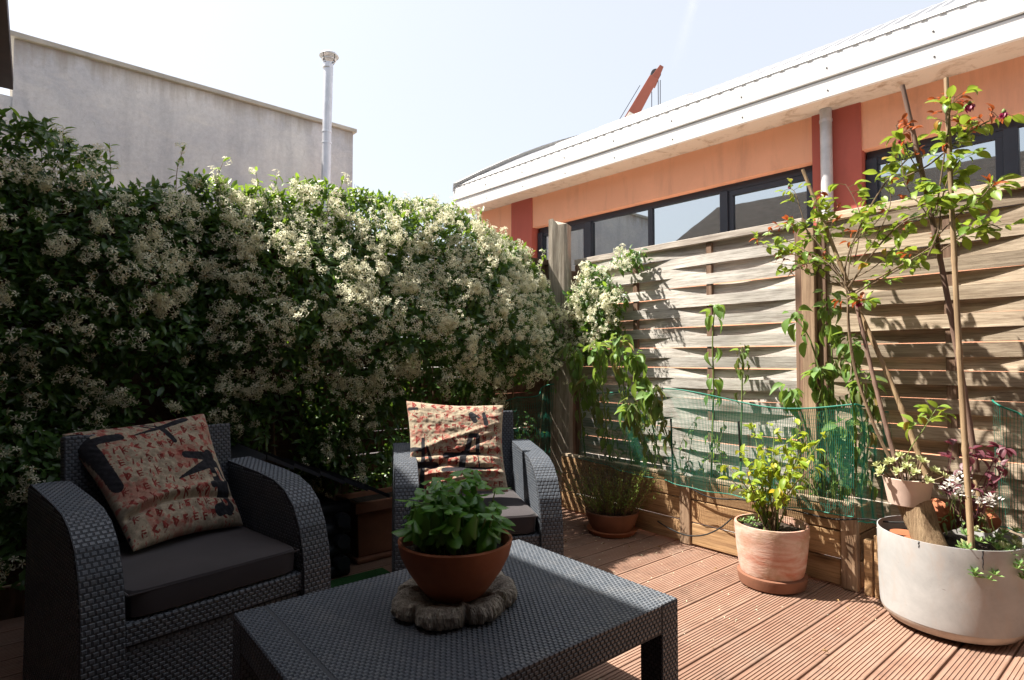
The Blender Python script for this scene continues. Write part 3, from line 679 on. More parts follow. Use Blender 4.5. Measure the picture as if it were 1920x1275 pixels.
ARM = [(.335, 0), (.335, .66), (.325, .69), (.30, .70), (.0, .682), (-.12, .668), (-.20, .640), (-.265, .590), (-.31, .515), (-.335, .43), (-.347, .36), (-.35, .28), (-.35, 0)]
AW = .105
def armchair(label):
    t = thing('armchair', label, 'armchair', (0, 0, 0), 0, 'rattan armchairs')
    for sx in (-1, 1):
        w_ = WB(); x0 = sx * .375 - (AW if sx > 0 else 0); x1 = x0 + AW; n = len(ARM)
        w_.core.add([(x, y_, z_) for x in (x0, x1) for y_, z_ in ARM], [tuple(range(n))[::-1], tuple(range(n, 2 * n))] + [(i, (i + 1) % n, n + (i + 1) % n, n + i) for i in range(n)])
        # top ribbon along the profile
        pts = [Vector((0, a, b)) for a, b in ARM[2:]]; seg = [0]
        for p, q_ in zip(pts, pts[1:]): seg.append(seg[-1] + (q_ - p).length)
        tot = seg[-1]
        nrm = []
        for i in range(len(pts)):
            d_ = (pts[min(i + 1, len(pts) - 1)] - pts[max(i - 1, 0)]).normalized(); nrm.append(Vector((0, d_.z, -d_.y)))
        def fn(a, b, x0=x0):
            for i in range(len(seg) - 1):
                if b <= seg[i + 1] + 1e-9: break
            tt = (b - seg[i]) / (seg[i + 1] - seg[i]); p = pts[i].lerp(pts[i + 1], tt); n_ = nrm[i].lerp(nrm[i + 1], tt).normalized()
            if n_.z < 0 or n_.y > .5: n_ = -n_ if n_.z < 0 else n_
            return Vector((x0 + a, p.y, p.z)), n_
        w_.skin(fn, AW, tot, cw=.0185, ch=.0165)
        # sides: rows clipped by the profile
        def zprof(y_):
            for (a, b), (c, d) in zip(ARM[3:], ARM[4:]):
                if c <= y_ <= a and a != c: return b + (d - b) * (a - y_) / (a - c)
            return .69 if y_ > .3 else .27
        for xs, s_ in ((x0, -1), (x1, 1)):
            V, F = weave(plane_fn((0, 0, 0), (0, 1, 0) if s_ > 0 else (0, -1, 0), (0, 0, 1)), .67, .70)
            k0 = len(w_.V); keep = []
            V2 = [];
            for q_ in range(0, len(V), 8):
                vs = V[q_:q_ + 8]; y_c = [(v[1] - .34 if s_ > 0 else v[1] + .33) for v in vs]; z_c = max(v[2] for v in vs)
                if all(z_c < zprof(yy) - .002 for yy in y_c):
                    b_ = len(w_.V); w_.V += [(xs + v[0], yy, v[2]) for v, yy in zip(vs, y_c)]
                    w_.F += [(b_ + 4, b_ + 5, b_ + 6, b_ + 7), (b_, b_ + 1, b_ + 5, b_ + 4), (b_ + 1, b_ + 2, b_ + 6, b_ + 5), (b_ + 2, b_ + 3, b_ + 7, b_ + 6), (b_ + 3, b_, b_ + 4, b_ + 7)]
        w_.face((x1, .335, 0), (-1, 0, 0), (0, 0, 1), AW, .66)
        w_.obj('armrest', t)
    s_ = WB(); s_.boxw((-.268, -.325, .03), (.268, .25, .285), '-y'); s_.boxw((-.268, -.335, .292), (.268, .25, .355), '-y+z'); s_.obj('seat_frame', t)
    # backrest tilted
    w_ = WB(); y0, y1, th = .235, .30, .055; H0, H1 = .30, .86; dv = Vector((0, y1 - y0, H1 - H0)).normalized(); L = (Vector((0, y1, H1)) - Vector((0, y0, H0))).length
    nn = Vector((1, 0, 0)).cross(dv)  # facing front/up
    X = .285
    c = [Vector((sx, y0, H0)) for sx in (-X, X)]; top = [p + dv * L for p in c]; back = [p - nn * th for p in c + top]
    w_.core.add(c + top + back, [(0, 1, 3, 2), (4, 6, 7, 5), (0, 2, 6, 4), (1, 5, 7, 3), (2, 3, 7, 6), (0, 4, 5, 1)])
    w_.face(c[0], (1, 0, 0), dv, 2 * X, L); w_.face(top[0], (1, 0, 0), -nn, 2 * X, th, cw=.0185, ch=.0165)
    w_.face(back[1], (-1, 0, 0), dv, 2 * X, L); w_.face(c[1], -nn, dv, th, L); w_.face(back[0], nn, dv, th, L)
    w_.core.box((-.268, .25, .0), (.268, .335, .32)); w_.face((.268, .336, 0), (-1, 0, 0), (0, 0, 1), .536, .32)
    w_.obj('backrest', t)
    # cushion
    def cu(a, b):
        pass
    q = MB(); n = 16
    for k, (zz, ins) in enumerate(((.362, .012), (.368, .002), (.436, .0), (.446, .006), (.452, .03), (.458, .12))):
        for j in range(4 * n):
            sidx, tt = divmod(j, n); tt /= n; cx = [(-1, -1), (1, -1), (1, 1), (-1, 1)][sidx]; nx = [(1, -1), (1, 1), (-1, 1), (-1, -1)][sidx]
            a = cx[0] + (nx[0] - cx[0]) * tt; b = cx[1] + (nx[1] - cx[1]) * tt
            r_ = (abs(a) ** 14 + abs(b) ** 14) ** (1 / 14); a /= r_; b /= r_
            q.v.append((a * (.262 - ins), -.045 + b * (.285 - ins), zz + .004 * noise.noise(Vector((a * 3, b * 3, k)))))
    m = 4 * n
    q.f = [(i * m + j, i * m + (j + 1) % m, (i + 1) * m + (j + 1) % m, (i + 1) * m + j) for i in range(5) for j in range(m)] + [tuple(5 * m + j for j in range(m)), tuple(range(m))[::-1]]
    cu_ = q.obj('seat_cushion', 'cushion', t, smooth=False, auto=True)
    pp = [(-.262, -.328), (.262, -.328), (.262, .24), (-.262, .24), (-.262, -.328)]
    sm = MB().tube([(a * .995, b * .998, .4385) for a, b in pp], .0035, 6).obj('piping', 'cushion', cu_)
    return t
ch1 = armchair('left black rattan armchair in deep shade with a tilted printed pillow')
ch2 = ch1.copy(); COL.objects.link(ch2); ch2['label'] = 'right black rattan armchair partly in the sun, behind the table and basil'
for o in [x for x in bpy.data.objects if x.parent == ch1]:
    c = o.copy(); COL.objects.link(c); c.parent = ch2
    for g in [x for x in bpy.data.objects if x.parent == o]:
        d = g.copy(); COL.objects.link(d); d.parent = c
ch1.location = (.448, 2.475, 0.001); ch1.rotation_euler = (0, 0, R_(10)); ch1.scale = (1.06, 1.04, 1.0)
ch2.location = (1.695, 2.375, 0.001); ch2.rotation_euler = (0, 0, R_(-27.1))

# table
tb = thing('coffee_table', 'low rectangular charcoal rattan table in the foreground', 'table', (1.0, 1.43, 0))
TX0, TX1, TY0, TY1, TZ = .46, 1.535, 1.062, 1.812, .42
w_ = WB(); w_.core.box((TX0, TY0, .335), (TX1, TY1, TZ - .001))
SE = TX0 + .085
w_.face((TX0, TY0, TZ), (1, 0, 0), (0, 1, 0), SE - TX0 - .004, TY1 - TY0, cw=.0165, ch=.0125)
w_.face((SE + .004, TY0, TZ), (1, 0, 0), (0, 1, 0), TX1 - SE - .004, TY1 - TY0, cw=.0165, ch=.0125)
A0 = .34
w_.face((TX0 + .082, TY0, A0), (1, 0, 0), (0, 0, 1), TX1 - TX0 - .164, TZ - A0, cw=.017, ch=.0115); w_.face((TX1 - .082, TY1, A0), (-1, 0, 0), (0, 0, 1), TX1 - TX0 - .164, TZ - A0, cw=.017, ch=.0115)
w_.face((TX0, TY1 - .082, A0), (0, -1, 0), (0, 0, 1), TY1 - TY0 - .164, TZ - A0, cw=.017, ch=.0115); w_.face((TX1, TY0 + .082, A0), (0, 1, 0), (0, 0, 1), TY1 - TY0 - .164, TZ - A0, cw=.017, ch=.0115)
w_.obj('tabletop', tb)
for x in (TX0, TX1 - .078):
    for y_ in (TY0, TY1 - .078):
        w_ = WB(); w_.boxw((x - .0005, y_ - .0005, .002), (x + .0785, y_ + .0785, TZ - .004), '-x+x-y+y', cw=.017, ch=.0115); w_.obj('leg', tb)

# ================================================================ PILLOWS (printed cloth)
N = 330
def paint(seed, style):
    g = np.random.default_rng(seed); ys_, xs_ = np.mgrid[0:N, 0:N] / (N - 1.0)   # xs: 0..1 left-right, ys 0..1 bottom-top
    def nz(f, s):
        a = np.zeros((N, N)); amp = 1
        for o in range(4):
            k = int(f * 2 ** o) + 2; r = g.random((k + 1, k + 1)); px_ = xs_ * (k - 1); py_ = ys_ * (k - 1)
            i = np.clip(px_.astype(int), 0, k - 1); j = np.clip(py_.astype(int), 0, k - 1); fx_ = px_ - i; fy_ = py_ - j
            fx_ = fx_ * fx_ * (3 - 2 * fx_); fy_ = fy_ * fy_ * (3 - 2 * fy_)
            a += amp * ((r[j, i] * (1 - fx_) + r[j, i + 1] * fx_) * (1 - fy_) + (r[j + 1, i] * (1 - fx_) + r[j + 1, i + 1] * fx_) * fy_); amp *= .55
        return (a - a.mean()) / a.std()
    base = np.array([.43, .36, .265]); red = np.array([.20, .032, .026]); pink = np.array([.36, .115, .09]); blk = np.array([.022, .022, .028])
    n1 = nz(4, 0); n2 = nz(16, 1); n3 = nz(40, 2)
    img = np.ones((N, N, 3)) * base * (1 + .11 * n3[..., None])
    img = np.where((n3 + .4 * n2 > 1.25)[..., None], pink * 1.15, img)
    wash = np.clip((n1 + .55 * n2 + .45 * n3 - .55 + (.9 if style == 1 else .2) * np.clip(ys_ - .55, 0, 1)) * 1.3, 0, 1)[..., None]
    img = img * (1 - wash * .62) + pink * wash * .62
    def seg(x0, y0, x1, y1, w0, w1):
        dx, dy = x1 - x0, y1 - y0; L2 = dx * dx + dy * dy + 1e-9; t = np.clip(((xs_ - x0) * dx + (ys_ - y0) * dy) / L2, 0, 1)
        d = np.hypot(xs_ - x0 - t * dx, ys_ - y0 - t * dy); return d < (w0 + (w1 - w0) * t)
    glyph = np.zeros((N, N), bool); rows = 9 if style == 1 else 8
    for r in range(rows):
        yc = .07 + r * .88 / (rows - 1) if rows > 1 else .5; xx = .05 + g.random() * .03
        while xx < .95:
            k = g.integers(0, 6); h_ = .034; wv = .0062
            yy = yc + .006 * g.standard_normal()
            if k == 0:   # wedge D shape
                glyph |= seg(xx, yy - h_, xx, yy + h_, wv, wv) | seg(xx, yy + h_, xx + .035, yy, wv, wv) | seg(xx, yy - h_, xx + .035, yy, wv, wv); glyph |= seg(xx + .01, yy - .01, xx + .012, yy + .012, wv, wv); ad = .062
            elif k == 1: # E strokes
                for q_ in (-1, 0, 1): glyph |= seg(xx + .0, yy + q_ * .02, xx + .032, yy + q_ * .02, wv, wv * .8)
                glyph |= seg(xx, yy - .022, xx, yy + .022, wv, wv); ad = .058
            elif k == 2: # upright nails with a bar
                for q_ in range(3): glyph |= seg(xx + q_ * .013, yy + .02, xx + q_ * .013, yy - .025, wv * 1.3, wv * .4)
                glyph |= seg(xx - .004, yy + .028, xx + .032, yy + .028, wv, wv); ad = .056
            elif k == 3: # K
                glyph |= seg(xx, yy - h_, xx, yy + h_, wv, wv) | seg(xx, yy, xx + .03, yy + .026, wv, wv * .6) | seg(xx, yy, xx + .03, yy - .026, wv, wv * .6) | seg(xx + .02, yy, xx + .045, yy, wv, wv * .5); ad = .066
            elif k == 4: # slash
                glyph |= seg(xx, yy - .022, xx + .014, yy + .022, wv * 1.2, wv * .5); ad = .034
            else:        # chevrons
                for q_ in range(2): glyph |= seg(xx + .03 + q_ * .012, yy + .024, xx + q_ * .012, yy, wv, wv) | seg(xx + q_ * .012, yy, xx + .03 + q_ * .012, yy - .024, wv, wv)
                ad = .062
            xx += ad * 1.12 + .022
    gm = (glyph & (n3 > -1.3))[..., None]; img = np.where(gm, red * (1 + .2 * n3[..., None]), img)
    b = np.zeros((N, N), bool)
    if style == 1:
        _sg = seg; seg = lambda a_, b_, c_, d_, e_, f_: _sg(a_ - .07, b_, c_ - .07, d_, e_ * .92, f_ * .92)
        b |= seg(.05, .93, .10, .90, .05, .07) | seg(.11, .90, .13, .45, .055, .045) | seg(.12, .84, .33, .86, .035, .04) | seg(.06, .80, .10, .78, .045, .05)
        b |= seg(.44, .855, .86, .945, .006, .032) | seg(.66, .90, .70, .74, .026, .022) | seg(.54, .99, .64, .91, .010, .010) | seg(.48, .98, .60, .90, .006, .012)
        b |= seg(.74, .60, .95, .55, .035, .045) | seg(.95, .58, .93, .10, .045, .05) | seg(.60, .40, .92, .50, .006, .05) | seg(.84, .10, .96, .13, .05, .05) | seg(.98, .50, .99, .25, .03, .04) | seg(.86, .30, 1.0, .33, .03, .03)
        b &= ~(seg(.97, .44, .985, .34, .02, .015) | seg(.90, .21, .93, .15, .012, .02) | seg(.88, .40, .93, .39, .02, .014))
        b |= seg(.02, .10, .06, .08, .03, .02)
    else:
        b |= seg(.02, .90, .10, .905, .018, .016) | seg(.66, .86, .70, .78, .03, .028) | seg(.79, .87, .82, .74, .018, .026) | seg(.66, .88, .74, .82, .016, .012)
        b |= seg(.60, .40, .65, .58, .03, .026) | seg(.65, .60, .72, .60, .024, .024) | seg(.73, .58, .72, .42, .022, .02) | seg(.38, .38, .74, .40, .034, .014) | seg(.57, .40, .54, .22, .034, .034)
        b |= seg(.36, .22, .78, .22, .028, .022) | seg(.78, .22, .88, .25, .016, .006) | seg(.60, .16, .63, .10, .03, .03) | seg(.72, .40, .73, .22, .006, .006)
        b |= seg(.14, .56, .14, .06, .018, .026) | seg(.0, .47, .12, .45, .025, .02) | seg(.02, .31, .27, .28, .03, .036) | seg(.0, .14, .05, .16, .03, .02) | seg(.18, .48, .22, .34, .01, .02)
    img = np.where(b[..., None], blk * (1 + .15 * n3[..., None]), img)
    return np.clip(img, 0, 1)
def pillow(label, TL, TR, BR_, BL, puff, seed, style, fold):
    TL, TR, BR_, BL = map(Vector, (TL, TR, BR_, BL)); n_ = (BR_ - BL).cross(TL - BL).normalized()
    img = paint(seed, style); V = np.zeros((N, N, 3)); V2 = np.zeros((N, N, 3))
    for j in range(N):
        t = j / (N - 1)
        for i in range(N):
            s = i / (N - 1); ed = (1 - abs(2 * s - 1) ** 3.2) * (1 - abs(2 * t - 1) ** 3.2); ed = max(ed, 0)
            ss = .5 + (s - .5) * (1 - .075 * (1 - (2 * t - 1) ** 2) ** 1.3); tt = .5 + (t - .5) * (1 - .07 * (1 - (2 * s - 1) ** 2) ** 1.3)
            p = BL.lerp(BR_, ss).lerp(TL.lerp(TR, ss), tt)
            wr = fold(s, t) * min(1, ed * 4) + .006 * noise.noise(Vector((s * 4, t * 9, seed))) * min(1, ed * 3) + .0022 * noise.noise(Vector((s * 11 + t * 9, t * 17 - s * 5, seed))) + .0018 * noise.noise(Vector((s * 30, t * 34, seed)))
            V[j, i] = p + n_ * (puff * ed ** .42 + wr); V2[j, i] = p - n_ * puff * .75 * ed ** .45
    idx = np.arange(N * N).reshape(N, N); q = np.stack([idx[:-1, :-1], idx[:-1, 1:], idx[1:, 1:], idx[1:, :-1]], -1).reshape(-1, 4)
    sub = slice(0, N); F2 = (q + N * N)[:, ::-1]
    me = np_mesh('pillow', np.r_[V.reshape(-1, 3), V2.reshape(-1, 3)], np.r_[q, F2], 'print', True)
    ca = me.color_attributes.new('print', 'FLOAT_COLOR', 'POINT'); c = np.ones((2 * N * N, 4), np.float32); c[:N * N, :3] = img.reshape(-1, 3); c[N * N:, :3] = img[:, ::-1].reshape(-1, 3)
    ca.data.foreach_set('color', c.ravel())
    o = bpy.data.objects.new('throw_pillow', me); link(o); return tag(o, label, 'pillow', 'printed throw pillows')
def g_(x, c, w_): return math.exp(-((x - c) / w_) ** 2)
pillow('cream and red glyph print pillow with black strokes, tilted on the left armchair', at_y(116, 815, 2.80), at_y(382, 776, 2.84), at_y(456, 985, 2.58), at_y(250, 1034, 2.43), .062, 3, 1,
       lambda s, t: -.020 * g_(t, .20 + .06 * s + .03 * math.sin(s * 5), .022) + .012 * g_(t, .26 + .06 * s, .03) - .008 * g_(s - .5 * t, .15, .03) * g_(t, .3, .2))
def cp(u, v, d):  # point at a given depth in front of the camera
    r = _ray(u, v); return Vector((0, 0, CAMZ)) + r * (d / 1085)
pillow('crumpled cream and red glyph print pillow, sunlit in patches on the right armchair', cp(762, 752, 2.94), cp(944, 760, 3.00), cp(953, 922, 2.78), cp(763, 935, 2.72), .055, 12, 2,
       lambda s, t: .007 * g_(t - .35 * s, .42, .03) - .012 * g_(t, .40, .03) + .012 * g_(t - .25 * s, .0, .03) - .014 * g_(t, .26 + .03 * math.sin(6 * s), .028) + .013 * g_(t, .19, .025) - .01 * g_(t - .55 * s, .12, .03) + .007 * g_(t, .1, .025))

# ================================================================ POTS
def pot(t, prof, c, mat, name='pot', n=56, wob=.0): return MB().lathe(prof, c, n, wob, close=False).obj(name, mat, t, auto=True)
def soil_disc(t, c, r, z):
    q = MB(); q.grid(lambda a, b: (c[0] + r * a * math.cos(2 * PI * b), c[1] + r * a * math.sin(2 * PI * b), z + .012 * noise.noise(Vector((a * math.cos(6.28 * b) * 4, a * math.sin(6.28 * b) * 4, r * 9)))), 8, 24)
    o = q.obj('soil', 'soil', t, True); o['kind'] = 'stuff'; return o

# driftwood slab + basil bowl on the table
BC = Vector((.985, 1.455, 0))
sl = MB(); NA = 260
def slab_r(a):
    lob = .034 * abs(math.sin(3.5 * a + .6)) ** .38 + .012 * math.sin(2 * a + 1); return .152 + lob
prof = [(0, .030), (.5, .031), (.66, .040), (.76, .047), (.84, .051), (.91, .050), (.96, .044), (.99, .036), (1.0, .026), (.995, .016), (.97, .006), (.9, 0), (0, 0)]
for (pr, z) in prof:
    for k in range(NA):
        a = 2 * PI * k / NA; r = slab_r(a) * pr; e = 1 if pr > .6 else 0; cl_ = .012 * (abs(math.sin(3.5 * a + .6)) < .16)
        g = e * (-cl_ + .009 * noise.noise(Vector((math.cos(a) * 9, math.sin(a) * 9, z * 18))) + (.006 * noise.noise(Vector((math.cos(a) * 26, math.sin(a) * 26, z * 90)))))
        zz = z * (1 + .35 * noise.noise(Vector((math.cos(a) * 2.2, math.sin(a) * 2.2, 3)))) + (.003 * noise.noise(Vector((math.cos(a) * 28 * pr, math.sin(a) * 28 * pr, 1))) if z > .01 else 0)
        sl.v.append((BC.x + (r + g) * math.cos(a), BC.y + (r + g) * math.sin(a), TZ + .004 + max(0, zz)))
m = NA; sl.f = [(i * m + k, i * m + (k + 1) % m, (i + 1) * m + (k + 1) % m, (i + 1) * m + k) for i in range(len(prof) - 1) for k in range(m)]
tag(sl.obj('driftwood_slab', 'bark', None, auto=False), 'lobed slab of cracked grey bark used as a trivet under the basil bowl', 'wood slab')
bz = TZ + .037
bp = thing('basil_pot', 'round terracotta bowl of bushy green basil on the rattan table', 'potted plant', (BC.x, BC.y, bz))
pot(bp, [(.001, bz), (.082, bz), (.088, bz + .004), (.112, bz + .035), (.140, bz + .075), (.160, bz + .115), (.168, bz + .145), (.170, bz + .158), (.166, bz + .163), (.160, bz + .160), (.157, bz + .145), (.15, bz + .11)], (BC.x, BC.y, 0), 'terracotta', 'bowl', 64)
soil_disc(bp, BC, .156, bz + .125)
LB = [lmesh('leaf', 'basil', w=.60, fold=.14, droop=d, cup=c * 1.7, n=6, tip=.6, wave=.015) for d, c in ((.25, .35), (.5, .5), (.1, .25))]
tops = []
for k in range(46):
    a = k * 2.39996; r = .135 * math.sqrt((k + .5) / 46); bx_, by_ = BC.x + r * .75 * math.cos(a), BC.y + r * .75 * math.sin(a)
    hz = bz + .37 - .10 * (r / .135) ** 2 + random.uniform(-.045, .035); tp_ = Vector((BC.x + r * 1.08 * math.cos(a) + random.uniform(-.02, .02), BC.y + r * 1.08 * math.sin(a) + random.uniform(-.02, .02), hz - .03))
    if k % 3 == 0 or r > .1: MB().tube([(bx_, by_, bz + .12), (bx_ * .5 + tp_.x * .5, by_ * .5 + tp_.y * .5, (bz + .12 + tp_.z) / 2 + .01), tp_], .0022, 5).obj('stem', 'stem_green', bp)
    out = Vector((math.cos(a), math.sin(a), 0))
    nl = 6
    for lvl in range(4 if r > .09 else 3):
        zc = tp_ - Vector((0, 0, .038 * lvl)) - out * .008 * lvl
        for j in range(2 if lvl else 3):
            b_ = a + j * (PI if lvl else 2.1) + lvl * PI / 2 + random.uniform(-.4, .4)
            if lvl == 2 and r < .08: continue
            d = Vector((math.cos(b_), math.sin(b_), (.45 if lvl == 0 else -.15) - random.uniform(0, .6 + .2 * lvl))) + out * (.35 if lvl == 0 else .15)
            zc.z = max(zc.z, bz + .215)
            s_ = random.uniform(.038, .055) if lvl == 0 else random.uniform(.055, .085)
            put('leaf', random.choice(LB), frame(zc, d, s=s_, roll=random.uniform(-.4, .4)), bp)
for k in range(13):   # skirt leaves hanging over the rim towards the viewer
    a = R_(-180 + 9 * k + random.uniform(-5, 5)) - .5; p = BC + Vector((math.cos(a) * .13, math.sin(a) * .13, bz + .245 + random.uniform(-.02, .04)))
    d = Vector((math.cos(a) * .4, math.sin(a) * .4, -1)); put('leaf', random.choice(LB), frame(p, d, up=Vector((math.cos(a), math.sin(a), .4)), s=random.uniform(.05, .075), roll=random.uniform(-.5, .5)), bp)

# terracotta pot with lime shrub
TC = Vector((2.945, 1.468, 0))
tpot = thing('lime_shrub_pot', 'lime leaved shrub in a lime-washed terracotta pot on the deck', 'potted plant', TC)
pot(tpot, [(.001, .004), (.150, .004), (.158, .01), (.166, .05), (.166, .062), (.156, .066), (.001, .06)], TC, 'terra_dark', 'saucer')
pot(tpot, [(.135, .062), (.150, .068), (.158, .10), (.168, .18), (.176, .27), (.178, .30), (.176, .312), (.166, .312), (.162, .29), (.158, .24)], TC, 'terra_white', 'pot', 64, .008)
soil_disc(tpot, TC, .163, .275)

# shallow bowl with thyme by the corner
HC = Vector((3.0, 2.58, 0))
hb = thing('thyme_bowl', 'wide low clay bowl of twiggy thyme in the shade beside the planter box', 'potted plant', HC)
pot(hb, [(.001, .004), (.15, .004), (.168, .03), (.160, .032), (.001, .016)], HC, 'terracotta', 'saucer')
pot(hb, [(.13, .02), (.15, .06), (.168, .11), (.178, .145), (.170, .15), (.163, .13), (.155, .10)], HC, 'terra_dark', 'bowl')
soil_disc(hb, HC, .166, .125)

# white drum
DC = Vector((3.10, .755, 0))
dr = thing('drum_planter', 'large chalky white metal drum planter at the right edge of the deck', 'planter', DC)
pot(dr, [(.001, .012), (.20, .012), (.235, .022), (.252, .045), (.2545, .056)], DC, 'drum_base', 'base_rim', 72)
pot(dr, [(.2555, .057), (.258, .08), (.262, .2), (.2635, .34), (.264, .395), (.2635, .399), (.260, .399), (.2595, .37), (.257, .30)], DC, 'drum', 'drum_wall', 72, .004)
soil_disc(dr, DC, .2575, .335)
q = MB(); 
for k in range(2):
    a = math.atan2(-DC.y + .0, -DC.x) + (.42, -.38)[k]; pts = []
    for i in range(7): aa = a + (.006 * math.sin(i * 2.3)); pts.append(DC + Vector((.2632 * math.cos(aa), .2632 * math.sin(aa), .398 - (.075, .03)[k] * i / 6)))
    q.tube(pts, [.0035, .003, .0035, .0025, .003, .002, .001], 5)
q.obj('crack', 'dark', dr)

# rectangular terracotta planter and log kennel in the shade
rp = thing('window_box', 'rectangular terracotta trough between the log kennel and the right armchair', 'planter', (1.68, 3.2, 0))
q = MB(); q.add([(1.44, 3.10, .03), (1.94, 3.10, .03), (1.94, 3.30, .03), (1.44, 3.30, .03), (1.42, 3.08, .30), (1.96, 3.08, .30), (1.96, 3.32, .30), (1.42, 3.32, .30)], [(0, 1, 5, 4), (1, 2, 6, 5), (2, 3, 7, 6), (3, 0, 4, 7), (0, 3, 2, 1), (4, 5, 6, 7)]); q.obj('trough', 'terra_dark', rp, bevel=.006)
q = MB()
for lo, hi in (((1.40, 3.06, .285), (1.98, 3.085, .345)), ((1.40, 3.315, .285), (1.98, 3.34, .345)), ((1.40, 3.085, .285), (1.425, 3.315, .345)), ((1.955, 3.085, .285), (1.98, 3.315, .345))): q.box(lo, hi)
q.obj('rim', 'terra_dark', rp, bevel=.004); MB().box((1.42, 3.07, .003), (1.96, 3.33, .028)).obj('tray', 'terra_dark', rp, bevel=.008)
MB().box((1.43, 3.09, .30), (1.95, 3.31, .318)).obj('soil', 'soil', rp)
kn = thing('log_kennel', 'dark toy-like log kennel with sloping roof behind the left armchair', 'kennel', (1.05, 3.15, 0))
KX, KY = 1.27, 2.95
for i in range(7):
    z = .035 + i * .055; 
    if i % 2 == 0: MB().tube([(.74, KY + .035, z), (KX + .055, KY + .035, z)], .033, 14).obj('log', 'kennel', kn, auto=True)
    else:
        MB().tube([(KX, KY - .045, z), (KX, KY + .38, z)], .035, 14).obj('log', 'kennel', kn, auto=True); MB().tube([(.76, KY - .03, z), (.76, KY + .38, z)], .035, 14).obj('log', 'kennel', kn, auto=True)
MB().box((.78, KY + .03, .0), (KX - .02, KY + .36, .40)).obj('wall', 'kennel', kn)
def roofslab(x0, z0, x1, z1, name):
    q = MB(); n = 5
    for i in range(n):
        a, b = i / n, (i + 1) / n; xa, xb = x0 + (x1 - x0) * a, x0 + (x1 - x0) * b; za, zb = z0 + (z1 - z0) * a, z0 + (z1 - z0) * b
        q.add([(xa, KY - .10, za), (xb, KY - .10, zb - .012), (xb, KY + .42, zb - .012), (xa, KY + .42, za), (xa, KY - .10, za + .022), (xb, KY - .10, zb + .006), (xb, KY + .42, zb + .006), (xa, KY + .42, za + .022)], [(0, 3, 2, 1), (4, 5, 6, 7), (0, 1, 5, 4), (1, 2, 6, 5), (2, 3, 7, 6), (3, 0, 4, 7)])
    q.obj(name, 'kennel', kn)
roofslab(.86, .68, 1.50, .415, 'roof'); roofslab(.855, .68, .62, .58, 'roof')
tag(MB().box((1.0, 2.62, .002), (1.50, 2.93, .010)).obj('turf_mat', 'mat'), 'small green turf mat on the deck in front of the log kennel', 'mat')

# hose
pts = [at_z(1208, 958, .07), at_x(1245, 985, 3.10), at_x(1285, 1003, 3.10), at_x(1320, 1003, 3.09), at_x(1350, 990, 3.09), at_x(1372, 972, 3.11)]
def smooth(pts, n=8):
    out = []; P = [pts[0]] + list(pts) + [pts[-1]]
    for i in range(1, len(P) - 2):
        for k in range(n):
            t = k / n; a, b, c, d = P[i - 1], P[i], P[i + 1], P[i + 2]
            out.append(.5 * ((2 * b) + (c - a) * t + (2 * a - 5 * b + 4 * c - d) * t * t + (3 * b - a - 3 * c + d) * t ** 3))
    out.append(pts[-1]); return out
tag(MB().tube(smooth(pts), .0045, 8).obj('hose', 'hose'), 'thin black irrigation hose sagging in front of the planter, left of the terracotta pot', 'hose', 'black irrigation hoses')
pts = [at_x(1275, 903, 3.12), at_x(1330, 932, 3.12), at_x(1400, 938, 3.11), at_x(1480, 955, 3.12), at_x(1560, 973, 3.12), at_x(1620, 973, 3.13), Vector((3.13, .98, .385)), Vector((3.2, .8, .41))]
tag(MB().tube(smooth(pts), .0042, 8).obj('hose', 'hose'), 'thin black irrigation hose along the planter rail running into the white drum', 'hose', 'black irrigation hoses')

# log stump, small pots inside the drum
lg = MB(); a = at_x(1714, 943, 3.03); b_ = Vector((a.x - .03, a.y - .075, .315))
Pst = [a.lerp(b_, i / 6) for i in range(7)]
lg.tube(Pst, [.066, .064, .061, .060, .062, .065, .068], 20)
lo_ = lg.obj('log_stump', 'stump', None, auto=True); tag(lo_, 'short split log standing in the white drum under the pink pot', 'log')
for v_ in lo_.data.vertices: v_.co += v_.normal * (.008 * noise.noise(Vector((v_.co.x * 40, v_.co.y * 40, v_.co.z * 6))) if v_.co.z < a.z - .008 else 0)
pc = at_x(1703, 945, 3.03); pcz = pc.z
pk = thing('succulent_pot', 'small pale pink pot of yellow-green rosettes on top of the log', 'potted plant', (pc.x, pc.y, pcz))
pot(pk, [(.001, pcz), (.072, pcz), (.076, pcz + .003), (.094, pcz + .105), (.096, pcz + .118), (.092, pcz + .12), (.089, pcz + .105)], (pc.x, pc.y, 0), 'pinkpot', 'pot', 40)
soil_disc(pk, pc, .091, pcz + .10)
def rosette(c, nrm, r, mesh, parent, n=11):
    nrm = Vector(nrm).normalized(); t1 = nrm.cross(Vector((.3, .9, .1))).normalized(); t2 = nrm.cross(t1)
    for i in range(n):
        a = i * 2.4; k = .35 + .65 * i / n; d = (t1 * math.cos(a) + t2 * math.sin(a)) * k + nrm * (1.1 - k)
        put('leaf', mesh, frame(c, d, up=nrm, s=r * (.6 + .4 * k)), parent)
RL = lmesh('leaf', 'rosette', w=.55, fold=.3, droop=-.2, n=3); SL = lmesh('leaf', 'sedum', w=.42, fold=.25, droop=-.1, n=3)
for k in range(24):
    a = k * 2.4; r = .13 * math.sqrt((k + .5) / 24); c = Vector((pc.x + r * math.cos(a), pc.y + r * math.sin(a), pcz + .20 - 4.2 * r * r + random.uniform(-.02, .02)))
    MB().tube([(pc.x + .5 * r * math.cos(a), pc.y + .5 * r * math.sin(a), pcz + .10), c], .003, 5).obj('stem', 'stem_brown', pk)
    rosette(c, Vector((math.cos(a) * r * 8, math.sin(a) * r * 8, 1)), .032, RL, pk, 10)
